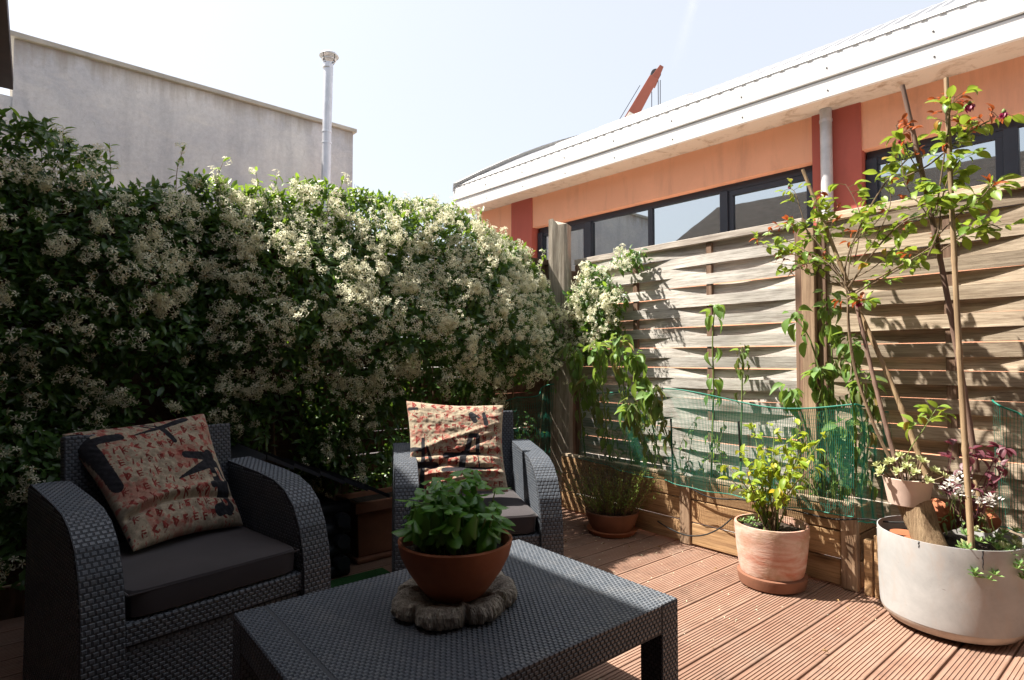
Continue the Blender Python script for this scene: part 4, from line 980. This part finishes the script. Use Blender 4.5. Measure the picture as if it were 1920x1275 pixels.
for (u, v, r, rz, lab) in ((1735, 985, .075, .5, 'tipped terracotta pot behind the log in the white drum'), (1860, 985, .06, -.7, 'broken terracotta pot half hidden behind the front cane')):
    p = at_x(u, v, 3.2); t = thing('clay_pot', lab, 'pot', p); q = MB()
    q.lathe([(.001, 0), (r * .7, 0), (r * .95, r * 1.2), (r, r * 1.25), (r, r * 1.5), (r * .9, r * 1.5), (r * .85, r * 1.2)], (0, 0, 0), 32, close=False)
    Mx = Matrix.Translation(p) @ Euler((R_(70) * rz, R_(50), 0)).to_matrix().to_4x4(); q.v = [tuple(Mx @ Vector(x)) for x in q.v]; q.obj('pot', 'terracotta', t, auto=True)
for (u, v) in ((1722, 1017), (1695, 1003)):
    p = at_z(u, v, .352); tag(MB().lathe([(.001, 0), (.05, 0), (.055, .012), (.05, .012), (.001, .006)], p, 28, close=False).obj('clay_saucer', 'terracotta', auto=True), 'small terracotta saucer lying in the drum, ' + ('nearer one in front of the log' if u > 1700 else 'one nearest the hose'), 'saucer', 'small saucers in the drum')

# ================================================================ PLANTS
def leafy_stem(pts, r0, r1, mat, parent, name='stem', n=6, sm=6):
    P = smooth([Vector(p) for p in pts], sm); MB().tube(P, [r0 + (r1 - r0) * i / (len(P) - 1) for i in range(len(P))], n).obj(name, mat, parent, auto=True); return P
def along(P, t): i = min(int(t * (len(P) - 1)), len(P) - 2); f = t * (len(P) - 1) - i; return P[i].lerp(P[i + 1], f)

TL_ = [lmesh('leaf', 'tall_leaf', w=w_, fold=f_, droop=d_, n=6, tip=.8, wave=.02) for w_, f_, d_ in ((.58, .35, .45), (.5, .5, .6), (.66, .2, .3))]
WL_ = [lmesh('leaf', 'wilt', w=w_, fold=f_, droop=d_, n=5, tip=.8, wave=.04) for w_, f_, d_ in ((.34, .8, .4), (.26, 1.0, .6))]
def droopy(label, pts, levels, group=None, wilt=0, size=(.09, .14), name='tall_herb', dense=1.0):
    """upright plant with big hanging leaves"""
    t = thing(name, label, 'plant', pts[0], 0, group); P = leafy_stem(pts, .006, .0035, 'stem_green', t)
    for (t0, n_, dr) in levels:
        p = along(P, t0)
        for k in range(round(n_ * dense)):
            a = k * 2.4 + random.uniform(-.5, .5) + t0 * 10
            d = Vector((math.cos(a), math.sin(a), dr + random.uniform(-.4, .3)))
            ms = WL_ if random.random() < wilt else TL_
            low = t0 < .72 and dense > 1; ms = WL_ if (low and random.random() < .6) else ms
            q_ = p + Vector((math.cos(a), math.sin(a), 0)) * .025 + Vector((0, 0, random.uniform(-.03, .03)))
            put('leaf', random.choice(ms), frame(q_ + Vector((0, 0, random.uniform(-.03, .03) * (dense > 1))), d, s=(.62 if low else .8) * random.uniform(size[0] * .5, size[1]) * (.75 if dr > .2 else 1), roll=random.uniform(-.7, .7)), t)
    return t
X1 = 3.26
droopy('lone tall herb with hanging leaves in the middle of the grey slat panel', [at_x(1333, 905, X1), at_x(1338, 740, X1), at_x(1336, 640, X1), at_x(1340, 578, X1)],
       [(1.0, 6, .3), (.98, 4, -.9), (.9, 3, -1.6), (.62, 3, -2.5), (.42, 6, -1.4), (.34, 4, -2), (.2, 2, -2)], size=(.08, .13))
droopy('thin wilting herb just right of the lone tall herb', [at_x(1388, 890, X1), at_x(1391, 760, X1), at_x(1392, 650, X1)],
       [(1.0, 5, .1), (.97, 5, -1.4), (.86, 7, -2.2), (.74, 5, -2.5), (.6, 2, -2.5)], wilt=.65, size=(.06, .10))
droopy('leaning herb with a bent top left of the square post', [at_x(1560, 860, 3.22), at_x(1545, 740, 3.2), at_x(1520, 640, 3.18), at_x(1488, 592, 3.16)],
       [(1.0, 5, 0), (.97, 4, -1.6), (.85, 3, -2), (.7, 3, -2)], size=(.09, .13))
droopy('low drooping herb beneath the leaning one', [at_x(1530, 880, 3.2), at_x(1505, 780, 3.19), at_x(1480, 728, 3.18)], [(1.0, 6, 0), (.93, 6, -1.5), (.75, 4, -2)], size=(.09, .13))
for (u, v, lab) in ((1555, 560, 'tallest'), (1595, 640, 'broadest'), (1540, 690, 'leftmost'), (1620, 720, 'rightmost'), (1580, 800, 'lowest')):
    droopy(lab + ' herb of the dense green clump in front of the square post', [at_x(u + random.uniform(-15, 15), 930, 3.24), at_x(u + 8, (v + 930) / 2, 3.24), at_x(u, v, 3.22)],
           [(1.0, 6, .1), (.93, 5, -1.2), (.8, 5, -1.8), (.65, 4, -2), (.5, 5, -1.5), (.35, 4, -1.5), (.2, 4, -1)], 'dense herb clump at the post', dense=2.2, wilt=.25, size=(.08, .125))
random.seed(21)
for i, (u, v, lab) in enumerate(((1075, 655, 'darkest'), (1120, 650, 'second from the corner'), (1160, 640, 'tallest'), (1190, 665, 'sunniest'), (1220, 730, 'most bent'), (1100, 720, 'lowest'), (1180, 760, 'most wilted'))):
    ur = u + (42 if i > 2 else 15)
    droopy(lab + ' plant of the wilting herb mass beside the corner post', [at_x(ur + 10, 880, 3.2), at_x((u + ur) / 2 + 6, (v + 880) / 2, 3.06), at_x(u, v, 3.0)],
           [(1.0, 7, .1), (.95, 6, -1.0), (.86, 6, -1.7), (.75, 6, -2.2), (.62, 4, -2.4), (.48, 4, -2.4), (.34, 3, -2)], 'wilting herb mass at the corner', dense=2.0, wilt=.25 if i < 4 else .6, size=(.08, .14))
# weeds / stems behind the net
un = thing('net_weeds', 'tangle of thin leafy stems growing behind the green net', 'plant', (3.25, 2, .38)); random.seed(5)
for k in range(34):
    y_ = random.uniform(1.2, 2.9); b0 = Vector((random.uniform(3.2, 3.38), y_, .36)); h_ = random.uniform(.15, .5)
    P = leafy_stem([b0, b0 + Vector((random.uniform(-.03, .03), random.uniform(-.06, .06), h_ * .5)), b0 + Vector((random.uniform(-.05, .03), random.uniform(-.12, .12), h_))], .003, .0015, 'stem_green', un, n=4, sm=3)
    for j in range(6): put('leaf', random.choice(WL_ + TL_[:1]), frame(along(P, .2 + .13 * j), rdir() + Vector((0, 0, -.5)), s=random.uniform(.035, .07)), un)

# lime shrub leaves (compound rose-like)
random.seed(9)
LL = [lmesh('leaf', 'lime', w=.55, fold=.25, droop=d, n=4) for d in (.2, .4)]
base = TC + Vector((.0, .0, .27)); 
cnt = 0
for (u, v) in ((1360, 870), (1385, 845), (1410, 790), (1430, 820), (1450, 800), (1400, 880), (1440, 870), (1475, 830), (1500, 800), (1515, 820), (1545, 815), (1530, 870), (1480, 880), (1425, 930), (1400, 920), (1460, 910), (1500, 850), (1370, 900), (1420, 850), (1455, 845)):
    tipp = at_x(u, v, random.uniform(2.82, 3.05)); midp = base.lerp(tipp, .55) + Vector((random.uniform(-.02, .02), random.uniform(-.02, .02), .03))
    P = leafy_stem([base + Vector((random.uniform(-.03, .03), random.uniform(-.03, .03), 0)), midp, tipp], .0045, .0015, 'stem_brown' if v > 850 else 'stem_green', tpot, 'stem', 5, 4)
    for j in range(9):
        p = along(P, 1 - j * .08); dd = rdir() + Vector((0, 0, .1))
        for q_ in range(2):
            put('leaf', random.choice(LL), frame(p + dd * .01, dd + rdir() * .5, s=random.uniform(.038, .066), roll=random.uniform(-.6, .6)), tpot); cnt += 1
MB().tube([base + Vector((.03, -.01, -.02)), base + Vector((.02, -.015, .04)), base + Vector((.035, -.01, .09))], [.018, .015, .012], 9).obj('dead_stump', 'dark', tpot)
for k in range(9):
    c = base + Vector((random.uniform(-.13, -.02), random.uniform(-.03, .12), .03 + random.uniform(0, .03))); rosette(c, Vector((-.3, 0, 1)), .026, SL, tpot, 7)

# thyme
random.seed(4); Vt = []; Ft = []
lt = leaf(w=.3, fold=.1, droop=.1, n=2)
ms = []; msg = []; tw = MB()
for k in range(420):
    a = random.uniform(0, 2 * PI); r = .15 * math.sqrt(random.random()); b0 = HC + Vector((r * math.cos(a), r * math.sin(a), .12)); hh = random.uniform(.16, .36)
    lean = 1.0 if True else 0
    t1 = b0 + Vector((math.cos(a) * r * 1.2 + random.uniform(-.07, .07), math.sin(a) * r * 1.2 + random.uniform(-.07, .07), hh))
    mid = b0.lerp(t1, .5) + rv(.02); tw.tube([b0, mid, t1], .0011, 3, False)
    green = (math.sin(a + .9) < -.1 and r > .06)
    for j in range(20):
        p = b0.lerp(t1, .25 + .75 * j / 20) + rv(.006); (msg if green else ms).append(frame(p, (t1 - b0).normalized() * .7 + rdir(), s=random.uniform(.012, .022)))
tw.obj('twigs', 'stem_brown', hb)['kind'] = 'stuff'
for mm, mt in ((ms, 'thyme'), (msg, 'thyme_green')):
    V, F = scatter(lt, mm); o = bpy.data.objects.new('foliage', np_mesh('foliage', V, F, mt)); link(o, hb); o['kind'] = 'stuff'

# canes in the drum
def cane(label, pts, r, mat, name='bamboo_cane', nodes=5):
    P = smooth([Vector(p) for p in pts], 10); n = len(P); rr = []
    for i in range(n):
        f = i / (n - 1) * nodes; rr.append(r * (1 - .25 * i / n) * (1.22 if abs(f - round(f)) < .04 and 0 < i < n - 1 else 1))
    o = MB().tube(P, rr, 10).obj(name, mat, None, auto=True); return tag(o, label, 'cane', 'support canes around the rose')
def seg_pts(a, b, n=6, bow=.01):
    d = Vector(b) - Vector(a); s_ = d.cross(Vector((1, 0, 0))).normalized(); return [Vector(a) + d * i / n + s_ * bow * math.sin(PI * i / n) for i in range(n + 1)]
cane('straight tan bamboo cane nearest the viewer, standing at the drum front rim', seg_pts(at_x(1822, 1030, 2.92), at_x(1774, 146, 3.0), 8, .006), .0118, 'cane')
cane('brown knotty stake leaning left, tallest over the slat panel', seg_pts(at_x(1832, 885, 3.14), at_x(1692, 160, 3.02), 8, -.015), .0125, 'stake', 'garden_stake')
cane('short tan cane leaning right to left, ending under the red leaves', seg_pts(at_x(1740, 900, 3.12), at_x(1612, 585, 3.14), 5, -.01), .013, 'cane')
cane('pale cane crossing the top rail by the downpipe, leaning far left', seg_pts(at_x(1625, 620, 3.18), at_x(1505, 318, 3.16), 5, .0), .0115, 'cane')
cane('grey brown stick rising from the drum left rim beside the green net', seg_pts(at_x(1722, 1010, 3.0), at_x(1600, 545, 3.1), 6, .012), .011, 'stake', 'garden_stake')
cane('short cane stub leaning in the drum behind the front cane', seg_pts(at_x(1850, 990, 3.12), at_x(1828, 900, 3.14), 3, 0), .01, 'cane')

# climbing rose
random.seed(31)
rs = thing('climbing_rose', 'leggy climbing rose with green and red leaves tied to canes in the white drum', 'rose', (DC.x, DC.y, .34))
RO = [lmesh('leaf', 'rose_leaf', w=.62, fold=.22, droop=d, n=5) for d in (.15, .4)]; RR = [lmesh('leaf', 'rose_red', w=.5, fold=.35, droop=d, n=4) for d in (.2, .4)]
WP = lmesh('petal', 'wine', w=.7, fold=.4, droop=.4, n=3)
nleaf = [0]
def rose_branch(pix, X, r0, r1, cl, red=0.0, mat='stem_brown', size=(.024, .062), start=.35):
    pts = [at_x(u, v, X + (x_ if len(p_) > 2 else 0)) for p_ in pix for (u, v, x_) in [(p_ + (0,))[:3]]]
    P = leafy_stem(pts, r0, r1, mat, rs, 'cane', 6, 6)
    cl = round(cl * 2.1)
    for j in range(cl):
        t = start + (1 - start) * (j + .5) / cl; p = along(P, t); d = rdir(); d.z = abs(d.z) * .5
        isred = random.random() < red * (1 if t > .75 else .25)
        tw_ = p + d * .05; MB().tube([p, p + d * .03 + Vector((0, 0, .004)), tw_ + d * .02], .0012, 4, False).obj('twig', 'stem_green' if not isred else 'stem_brown', rs)
        for q_ in range(3 if not isred else 3):
            dd = d + rdir() * .8 + Vector((0, 0, -.2)); put('leaf', random.choice(RR if isred else RO), frame(p + d * (.035 + .016 * q_), dd, s=random.uniform(*size) * (.85 if isred else 1.12), roll=random.uniform(-.9, .9)), rs); nleaf[0] += 1
    return P
rose_branch([(1745, 1000), (1690, 900), (1640, 800), (1605, 700), (1592, 620), (1590, 560)], 3.08, .009, .006, 0)
rose_branch([(1590, 560), (1585, 500), (1610, 430), (1655, 350), (1690, 310), (1715, 285)], 3.08, .005, .003, 7, .3, start=.4)
rose_branch([(1590, 540), (1640, 470), (1690, 420), (1740, 400), (1790, 380)], 3.08, .005, .002, 6, .2)
rose_branch([(1590, 560), (1650, 520), (1720, 480), (1760, 455), (1800, 440)], 3.05, .0045, .002, 6, .1)
rose_branch([(1700, 330), (1740, 310), (1790, 270), (1830, 240), (1880, 215)], 3.0, .004, .002, 8, .8)
rose_branch([(1755, 400), (1765, 330), (1775, 260), (1780, 215), (1790, 180)], 2.98, .004, .002, 10, .55)
rose_branch([(1740, 480), (1760, 430), (1765, 380), (1780, 330), (1800, 300)], 2.98, .004, .002, 10, .1)
rose_branch([(1760, 440), (1800, 400), (1840, 370), (1860, 345)], 2.97, .003, .0015, 7, .2)
rose_branch([(1765, 470), (1810, 440), (1850, 420), (1880, 430)], 2.97, .003, .0015, 6, .0)
rose_branch([(1755, 430), (1730, 390), (1700, 350), (1690, 300)], 3.0, .003, .0015, 6, .3)
rose_branch([(1740, 350), (1710, 300), (1690, 265), (1680, 235)], 3.0, .003, .0015, 6, .95)
rose_branch([(1590, 545), (1560, 520), (1520, 490), (1480, 475), (1430, 462)], 3.12, .0035, .0015, 9, .25, size=(.035, .055))
rose_branch([(1575, 510), (1545, 470), (1520, 440), (1500, 420), (1470, 430)], 3.12, .003, .0015, 8, .5, size=(.035, .055))
rose_branch([(1560, 500), (1530, 450), (1535, 400), (1525, 370)], 3.12, .003, .0015, 7, .3, size=(.035, .055))
rose_branch([(1600, 500), (1610, 450), (1615, 410), (1600, 370), (1585, 345)], 3.12, .003, .0015, 5, .1, size=(.03, .05))
rose_branch([(1585, 530), (1640, 500), (1680, 460), (1700, 430)], 3.1, .003, .0015, 6, .2, size=(.035, .055))
for br in ([(1590, 545), (1560, 500), (1510, 470), (1450, 440), (1420, 455)], [(1575, 520), (1540, 490), (1500, 500), (1475, 520)], [(1590, 520), (1600, 460), (1640, 420), (1660, 395)], [(1585, 530), (1555, 480), (1560, 420), (1570, 380)],
           [(1600, 500), (1640, 450), (1670, 380), (1660, 340)], [(1590, 550), (1640, 530), (1700, 500), (1740, 505)], [(1585, 540), (1540, 520), (1490, 500), (1440, 490)]):
    rose_branch(br, 3.1 + random.uniform(-.08, .05), .003, .0012, 5, .35, size=(.022, .055), start=.25)
rose_branch([(1590, 560), (1610, 570), (1640, 560)], 3.06, .003, .0015, 4, .9, size=(.04, .06), start=.1)
rose_branch([(1515, 440), (1500, 390), (1490, 360), (1478, 352)], 3.12, .0025, .0015, 3, .2, size=(.03, .045))
rose_branch([(1720, 920), (1700, 860), (1735, 800), (1750, 775)], 3.0, .0025, .0015, 4, .0, 'stem_green', size=(.04, .055), start=.6)
for (u, v, X, r) in ((1818, 197, 2.97, .03), (1882, 212, 2.98, .022), (1690, 262, 3.0, .02), (1480, 350, 3.12, .014), (1865, 365, 2.97, .014), (1610, 568, 3.05, .022)):
    c = at_x(u, v, X)
    for k in range(9): put('petal', WP, frame(c, Vector((math.cos(k * 2.4) * .6, math.sin(k * 2.4) * .6, -.9 + .1 * k)), s=r * random.uniform(.8, 1.2)), rs)
    MB().lathe([(.001, -.012), (.007, -.006), (.008, .002), (.004, .010), (.001, .012)], c + Vector((0, 0, .006)), 8, close=False).obj('calyx', 'stem_green', rs, True)
# purple-leaved plant, white flowers, sedum in drum
random.seed(13)
pp = thing('purple_oxalis', 'sprawling purple leaved plant in the white drum against the slats', 'plant', at_x(1830, 960, 3.1)); PLm = lmesh('leaf', 'purple', w=.75, fold=.3, droop=.2, n=4)
for k in range(26):
    u, v = random.uniform(1770, 1885), random.uniform(835, 945); c = at_x(u, v, random.uniform(2.98, 3.2)); b0 = at_x(1815 + random.uniform(-30, 30), 990, 3.1)
    leafy_stem([b0, b0.lerp(c, .5) + rv(.03), c], .002, .0012, 'purple', pp, n=4, sm=3)
    for j in range(4): put('leaf', PLm, frame(c, rdir() + Vector((0, 0, .2)), s=random.uniform(.03, .055)), pp)
wf = thing('white_candytuft', 'white flower heads on green stems between the log and the front cane', 'flowering plant', at_x(1820, 960, 3.12)); FPm = lmesh('petal', 'whiteflower', w=.8, fold=.1, droop=.1, n=2); GLm = lmesh('leaf', 'sedum', w=.35, fold=.2, droop=.2, n=3)
for (u, v, n_) in ((1800, 915, 14), (1818, 932, 14), (1790, 925, 10), (1858, 950, 10), (1872, 945, 6), (1812, 905, 8)):
    c = at_x(u, v, 3.03); b0 = at_x(u - 5, 1000, 3.08); leafy_stem([b0, b0.lerp(c, .5) + rv(.02), c], .002, .0012, 'stem_green', wf, n=4, sm=3)
    for k in range(n_ * 3):
        d = rdir(); d.z = abs(d.z); put('petal', FPm, frame(c + Vector((-.08, 0, .02)) + d * .024, d + rdir() * .5, s=.018), wf)
for k in range(60):
    c = at_x(random.uniform(1765, 1850), random.uniform(915, 990), random.uniform(3.08, 3.2)); put('leaf', GLm, frame(c, rdir() + Vector((-.2, 0, .3)), s=random.uniform(.03, .05)), wf)
sdm = thing('trailing_sedum', 'trailing green sedum spilling over the right rim of the white drum', 'succulent', DC + Vector((0, -.2, .35)))
for k in range(46):
    a = random.uniform(-2.7, -1.2); r = random.uniform(.13, .27); c = DC + Vector((r * math.cos(a), r * math.sin(a), .37 + random.uniform(.0, .07) - (.1 if r > .25 else 0)))
    if k > 36: c = DC + Vector((.28 * math.cos(-1.9 + .05 * (k - 40)), .28 * math.sin(-1.9 + .05 * (k - 40)), .38 - random.uniform(.0, .1)))
    rosette(c, Vector((math.cos(a) * .5, math.sin(a) * .5, 1)), random.uniform(.026, .04), SL if k % 4 else RL, sdm, 8)
for k in range(10):
    a = 2.6 + .18 * k; c = DC + Vector((.2 * math.cos(a), .2 * math.sin(a), .36)); rosette(c, (0, 0, 1), .03, SL, sdm, 6)

# ================================================================ JASMINE
random.seed(2); rng = np.random.default_rng(2)
def star_cluster(n, rad, fr):
    V = []; F = []
    for k in range(n):
        a = k * 2.4; z = 1 - (k + .5) / n * 1.3; rr = math.sqrt(max(0, 1 - z * z)); d = Vector((rr * math.cos(a), -max(z, -.2), rr * math.sin(a))).normalized() + rv(.25) + Vector((0, -.25, .3)); d.normalize()
        c = d * rad * random.uniform(.5, 1.15) + Vector((random.uniform(-.35, .35), 0, random.uniform(-.6, .2))) * rad; t1 = d.cross(Vector((.2, .3, .9))).normalized(); t2 = d.cross(t1); ph = random.uniform(0, 2)
        for p in range(5):
            an = ph + p * 2 * PI / 5; q_ = t1 * math.cos(an) + t2 * math.sin(an); s_ = t1 * -math.sin(an) + t2 * math.cos(an)
            i0 = len(V); L = fr * random.uniform(.85, 1.15)
            V += [tuple(c + q_ * .0005 - s_ * .0012), tuple(c + q_ * L * .5 + s_ * L * .24), tuple(c + q_ * L + s_ * L * .36 - d * L * .12), tuple(c + q_ * L * .8 - s_ * L * .14 + d * L * .06)]; F += [(i0, i0 + 1, i0 + 2, i0 + 3)]
        i0 = len(V); V += [tuple(c - d * .016 + t1 * .0012), tuple(c - d * .016 - t1 * .0012), tuple(c - t1 * .0018), tuple(c + t1 * .0018)]; F += [(i0, i0 + 1, i0 + 2, i0 + 3)]
    return V, F
CLT = [star_cluster(n_, r_, .0168) for n_, r_ in ((7, .032), (5, .028), (10, .042), (3, .02), (6, .036))]
CLM = [np_mesh('flower_cluster', np.array(V), np.array(F), 'jas_flower') for V, F in CLT]
JL = [leaf(w=.42, fold=.18, droop=.2, n=3), leaf(w=.38, fold=.3, droop=.4, n=3), leaf(w=.46, fold=.1, droop=.05, n=3)]
def topz(x): return 2.13 + .07 * noise.noise(Vector((x * 1.7, 3.1, 0))) + .07 * noise.noise(Vector((x * 5, 1.1, 0))) + (.08 if 1.15 < x < 2.4 else 0) + (.10 if x < .05 else 0) - (.13 if .25 < x < .6 else 0) - max(0, x - 2.45) * .22 - max(0, x - 3.02) * 1.5
def hedge(t, dens, thick, xr, zr, nleaf, nfl, place, newf, keep=300, fdens=None):
    lv = [[], [], []]; nw = [[], [], []]; fl = []
    k = 0
    while k < nleaf:
        x = random.uniform(*xr); z = random.uniform(*zr)
        if random.random() > dens(x, z): continue
        k += 1; th = thick(x, z); dep = th * (1 - random.random() ** 2.2) if random.random() < .8 else th * random.random()
        p, out = place(x, z, dep); d = rdir() * .9 + out * .55 + Vector((0, 0, -.1 + (.6 if z > topz(x) - .15 else 0)))
        (nw if random.random() < newf(x, z) else lv)[random.randrange(3)].append(frame(p, d, up=(out + Vector((0, 0, .9)) + rdir() * .5), s=random.uniform(.038, .068)))
    k = 0
    while k < nfl:
        x = random.uniform(*xr); z = random.uniform(*zr)
        if random.random() > (fdens or dens)(x, z): continue
        m = random.choice((1, 1, 2, 3))
        for j in range(m):
            xx, zz = x + random.uniform(-.045, .045), z + random.uniform(-.06, .03)
            p, out = place(xx, zz, thick(xx, zz) * random.uniform(.95, 1.06) + random.uniform(.008, .04)); d = out + Vector((random.uniform(-.4, .4), 0, random.uniform(-.2, .4)))
            mt = Matrix.Rotation(random.uniform(-.5, .5), 4, 'X') @ Matrix.Rotation(random.uniform(0, 6.28), 4, 'Y')
            fl.append((p, frame(p, -out + rdir() * .5, s=random.uniform(.85, 1.25)) @ Matrix.Rotation(random.uniform(0, 6.28), 4, 'Y'), random.randrange(5))); k += 1
    for lst, mt in ((lv, 'jas_leaf'), (nw, 'jas_new')):
        Vs = []; Fs = []; off = 0
        for tm, mm in zip(JL, lst):
            if not mm: continue
            V, F = scatter(tm, mm); Vs.append(V); Fs.append(F + off); off += len(V)
        if Vs: o = bpy.data.objects.new('foliage', np_mesh('foliage', np.concatenate(Vs), np.concatenate(Fs), mt, True)); link(o, t); o['kind'] = 'stuff'
    fl.sort(key=lambda f: (f[0] - cam.location).length)
    for p, mt, i in fl[:keep]: put('flower_cluster', CLM[i], mt @ Matrix.Scale(-1, 4, (0, 1, 0)) if False else mt, t)
    Vs = []; Fs = []; off = 0
    for i in range(5):
        mm = [mt for p, mt, j in fl[keep:] if j == i]
        if mm: V, F = scatter(CLT[i], mm); Vs.append(V); Fs.append(F + off); off += len(V)
    if Vs: o = bpy.data.objects.new('blossom', np_mesh('blossom', np.concatenate(Vs), np.concatenate(Fs), 'jas_flower')); link(o, t); o['kind'] = 'stuff'
jh = thing('jasmine_hedge', 'wide wall of dark leaved star jasmine covered in cream flowers on the left fence', 'climbing plant', (1.3, FY - .1, 0))
def jd(x, z):
    if z > topz(x): return 0
    n_ = noise.noise(Vector((x * 3.2, z * 3.2, 5)))
    lowlim = .25 + .42 * max(0, x - .9) / 2.2 + (.38 if x > 2.55 else (.15 if x > 2.1 else 0))
    d = 1.0 if z > 1.15 else max(0, .9 - (1.15 - z) * (.75 if x > 1.3 else .3)) + n_ * .9
    if z < lowlim: d *= .25 if x < 2.1 else .04
    if x > 3.0: d *= .7
    return max(0, min(1, d + .35 * n_))
def jt(x, z):
    e = min(1, max(.12, (topz(x) - z) / .18)); return (.20 + .13 * noise.noise(Vector((x * 2.3, z * 2.3, 0))) + .07 * noise.noise(Vector((x * 6, z * 6, 9))) + (.05 if z > 1.2 else -.04)) * (.42 + .58 * e) * (1 if x < .6 else .55) + (0 if x < .6 else min(1, (x - .6) / .5) * (.36 if x < 2.8 else .15) * min(1, max(0, topz(x) - z) / .78) * min(1, max(0, z - .45) / .75))
def jp(x, z, dep): return Vector((x, FY - .02 - dep, z)), Vector((0, -1, 0))
hedge(jh, jd, jt, (-.62, 3.22), (.12, 2.35), 31000, 1450, jp, lambda x, z: .05 + (.55 if (z > topz(x) - .25 and x > .7) else 0) + (.28 if x > .9 and z > 1.3 else 0),
      fdens=lambda x, z: jd(x, z) * (.95 if z > 1.3 else (.6 if z > .9 else .30)) * (1.0 if x > .5 else .7))
# back fill of leaves on top, over the fence crest
lv = []
for k in range(2600):
    x = random.uniform(-.6, 3.2); z = topz(x) - random.random() ** 1.5 * .3 + random.uniform(-.02, .04); lv.append(frame(Vector((x, FY + random.uniform(-.1, .16), z)), rdir() + Vector((0, 0, .6)), s=random.uniform(.04, .065)))
V, F = scatter(JL[0], lv); o = bpy.data.objects.new('foliage', np_mesh('foliage', V, F, 'jas_new', True)); link(o, jh); o['kind'] = 'stuff'
# stray sprays on the crest
JLM = [np_mesh('leaf', np.array(V), np.array(F), 'jas_new', True) for V, F in JL]
sprays = [(345, 275, .12), (118, 240, .08), (205, 268, .08), (640, 330, .18), (665, 345, .2), (628, 350, .16), (690, 365, .1), (735, 372, .1), (812, 370, .12), (850, 372, .1), (880, 380, .08), (905, 395, .08), (948, 430, .08), (1000, 468, .12), (1018, 470, .1), (480, 318, .08), (520, 325, .08), (420, 300, .08), (560, 345, .08), (770, 372, .08), (60, 235, .06), (1005, 560, .1)]
for (u, v, L) in sprays:
    tpz = at_y(u, v, FY - .12); b0 = tpz + Vector((random.uniform(-.06, .06), .03, -L - .12)); P = leafy_stem([b0, b0.lerp(tpz, .5) + rv(.02), tpz], .0025, .001, 'stem_brown', jh, 'shoot', 4, 3)
    for j in range(9):
        d = rdir() + Vector((0, 0, .5)); put('leaf', random.choice(JLM), frame(along(P, .3 + .7 * j / 9), d, s=random.uniform(.035, .06)), jh)
    for j in range(2): put('flower_cluster', random.choice(CLM[:4]), frame(along(P, .6 + .3 * j) + rv(.02), Vector((0, 1, 0)) + rdir() * .4, s=random.uniform(.8, 1.1)), jh)
# woody stems low down
for k in range(9):
    x = .9 + .27 * k + random.uniform(-.08, .08); MB().tube(smooth([Vector((x, FY - .08, .3)), Vector((x + random.uniform(-.1, .1), FY - .12, .7)), Vector((x + random.uniform(-.15, .15), FY - .1, 1.2)), Vector((x + random.uniform(-.2, .2), FY - .14, 1.7))], 5), .006, 6).obj('stem', 'stem_brown', jh)
# jasmine patch on right-hand panel
j2 = thing('jasmine_clump', 'sunlit star jasmine clump on the left end of the grey slat panel', 'climbing plant', (FX - .1, 2.95, 1.2))
def d2(y_, z): 
    e = ((y_ - 3.03) / .30) ** 2 + ((z - 1.52) / .40) ** 2; n_ = noise.noise(Vector((y_ * 7, z * 7, 2)))
    e2 = ((y_ - 2.68) / .14) ** 2 + ((z - 1.88) / .10) ** 2; e3 = ((y_ - 3.20) / .12) ** 2 + ((z - 1.22) / .14) ** 2; m_ = min(e, e2, e3); return 1 if m_ < .75 + n_ * .5 else 0
hedge(j2, d2, lambda a, b: .13 + .06 * noise.noise(Vector((a * 8, b * 8, 4))), (2.45, 3.42), (.95, 2.02), 1600, 105, lambda y_, z, dep: (Vector((FX - .03 - dep, y_, z)), Vector((-1, 0, 0))), lambda x, z: .45, keep=140)

# a few fallen dry leaves on the deck
dl = lmesh('dry_leaf', 'drycurl', w=.5, fold=.6, droop=.5, n=3); random.seed(8)
for k, (x, y_) in enumerate([(2.75, 2.42), (2.82, 2.30), (2.95, 2.18), (2.95, 1.16), (2.88, 1.22), (2.9, 1.10), (2.6, 2.6), (2.2, 1.75), (2.9, 1.75), (2.4, 1.0), (1.9, .75), (3.0, 1.02)]):
    o = put('dry_leaf', dl, frame((x, y_, .012), Vector((random.uniform(-1, 1), random.uniform(-1, 1), .1)), s=random.uniform(.018, .03)))
    tag(o, 'tiny curled dry leaf lying on the deck boards', 'leaf', 'dry leaves fallen on the deck')

pt = []; random.seed(44)
for k in range(420):
    if k < 260: x, y_ = random.uniform(1.9, 3.1), random.uniform(1.3, 3.2)
    else: x, y_ = random.uniform(.9, 3.1), random.uniform(.1, 2.0)
    pt.append(frame((x, y_, .004), Vector((random.uniform(-1, 1), random.uniform(-1, 1), .08)), s=random.uniform(.006, .012)))
V, F = scatter(leaf(w=.6, fold=.4, droop=.3, n=2), pt[:300]); o = bpy.data.objects.new('fallen_petals', np_mesh('fallen_petals', V, F, 'jas_flower')); link(o); o['kind'] = 'stuff'; tag(o, 'cream jasmine petals scattered over the deck boards', 'petals')
V, F = scatter(leaf(w=.5, fold=.6, droop=.4, n=2), pt[300:]); o = bpy.data.objects.new('leaf_litter', np_mesh('leaf_litter', V, F, 'drycurl')); link(o); o['kind'] = 'stuff'; tag(o, 'brown crumbs of leaf litter on the deck boards', 'litter')
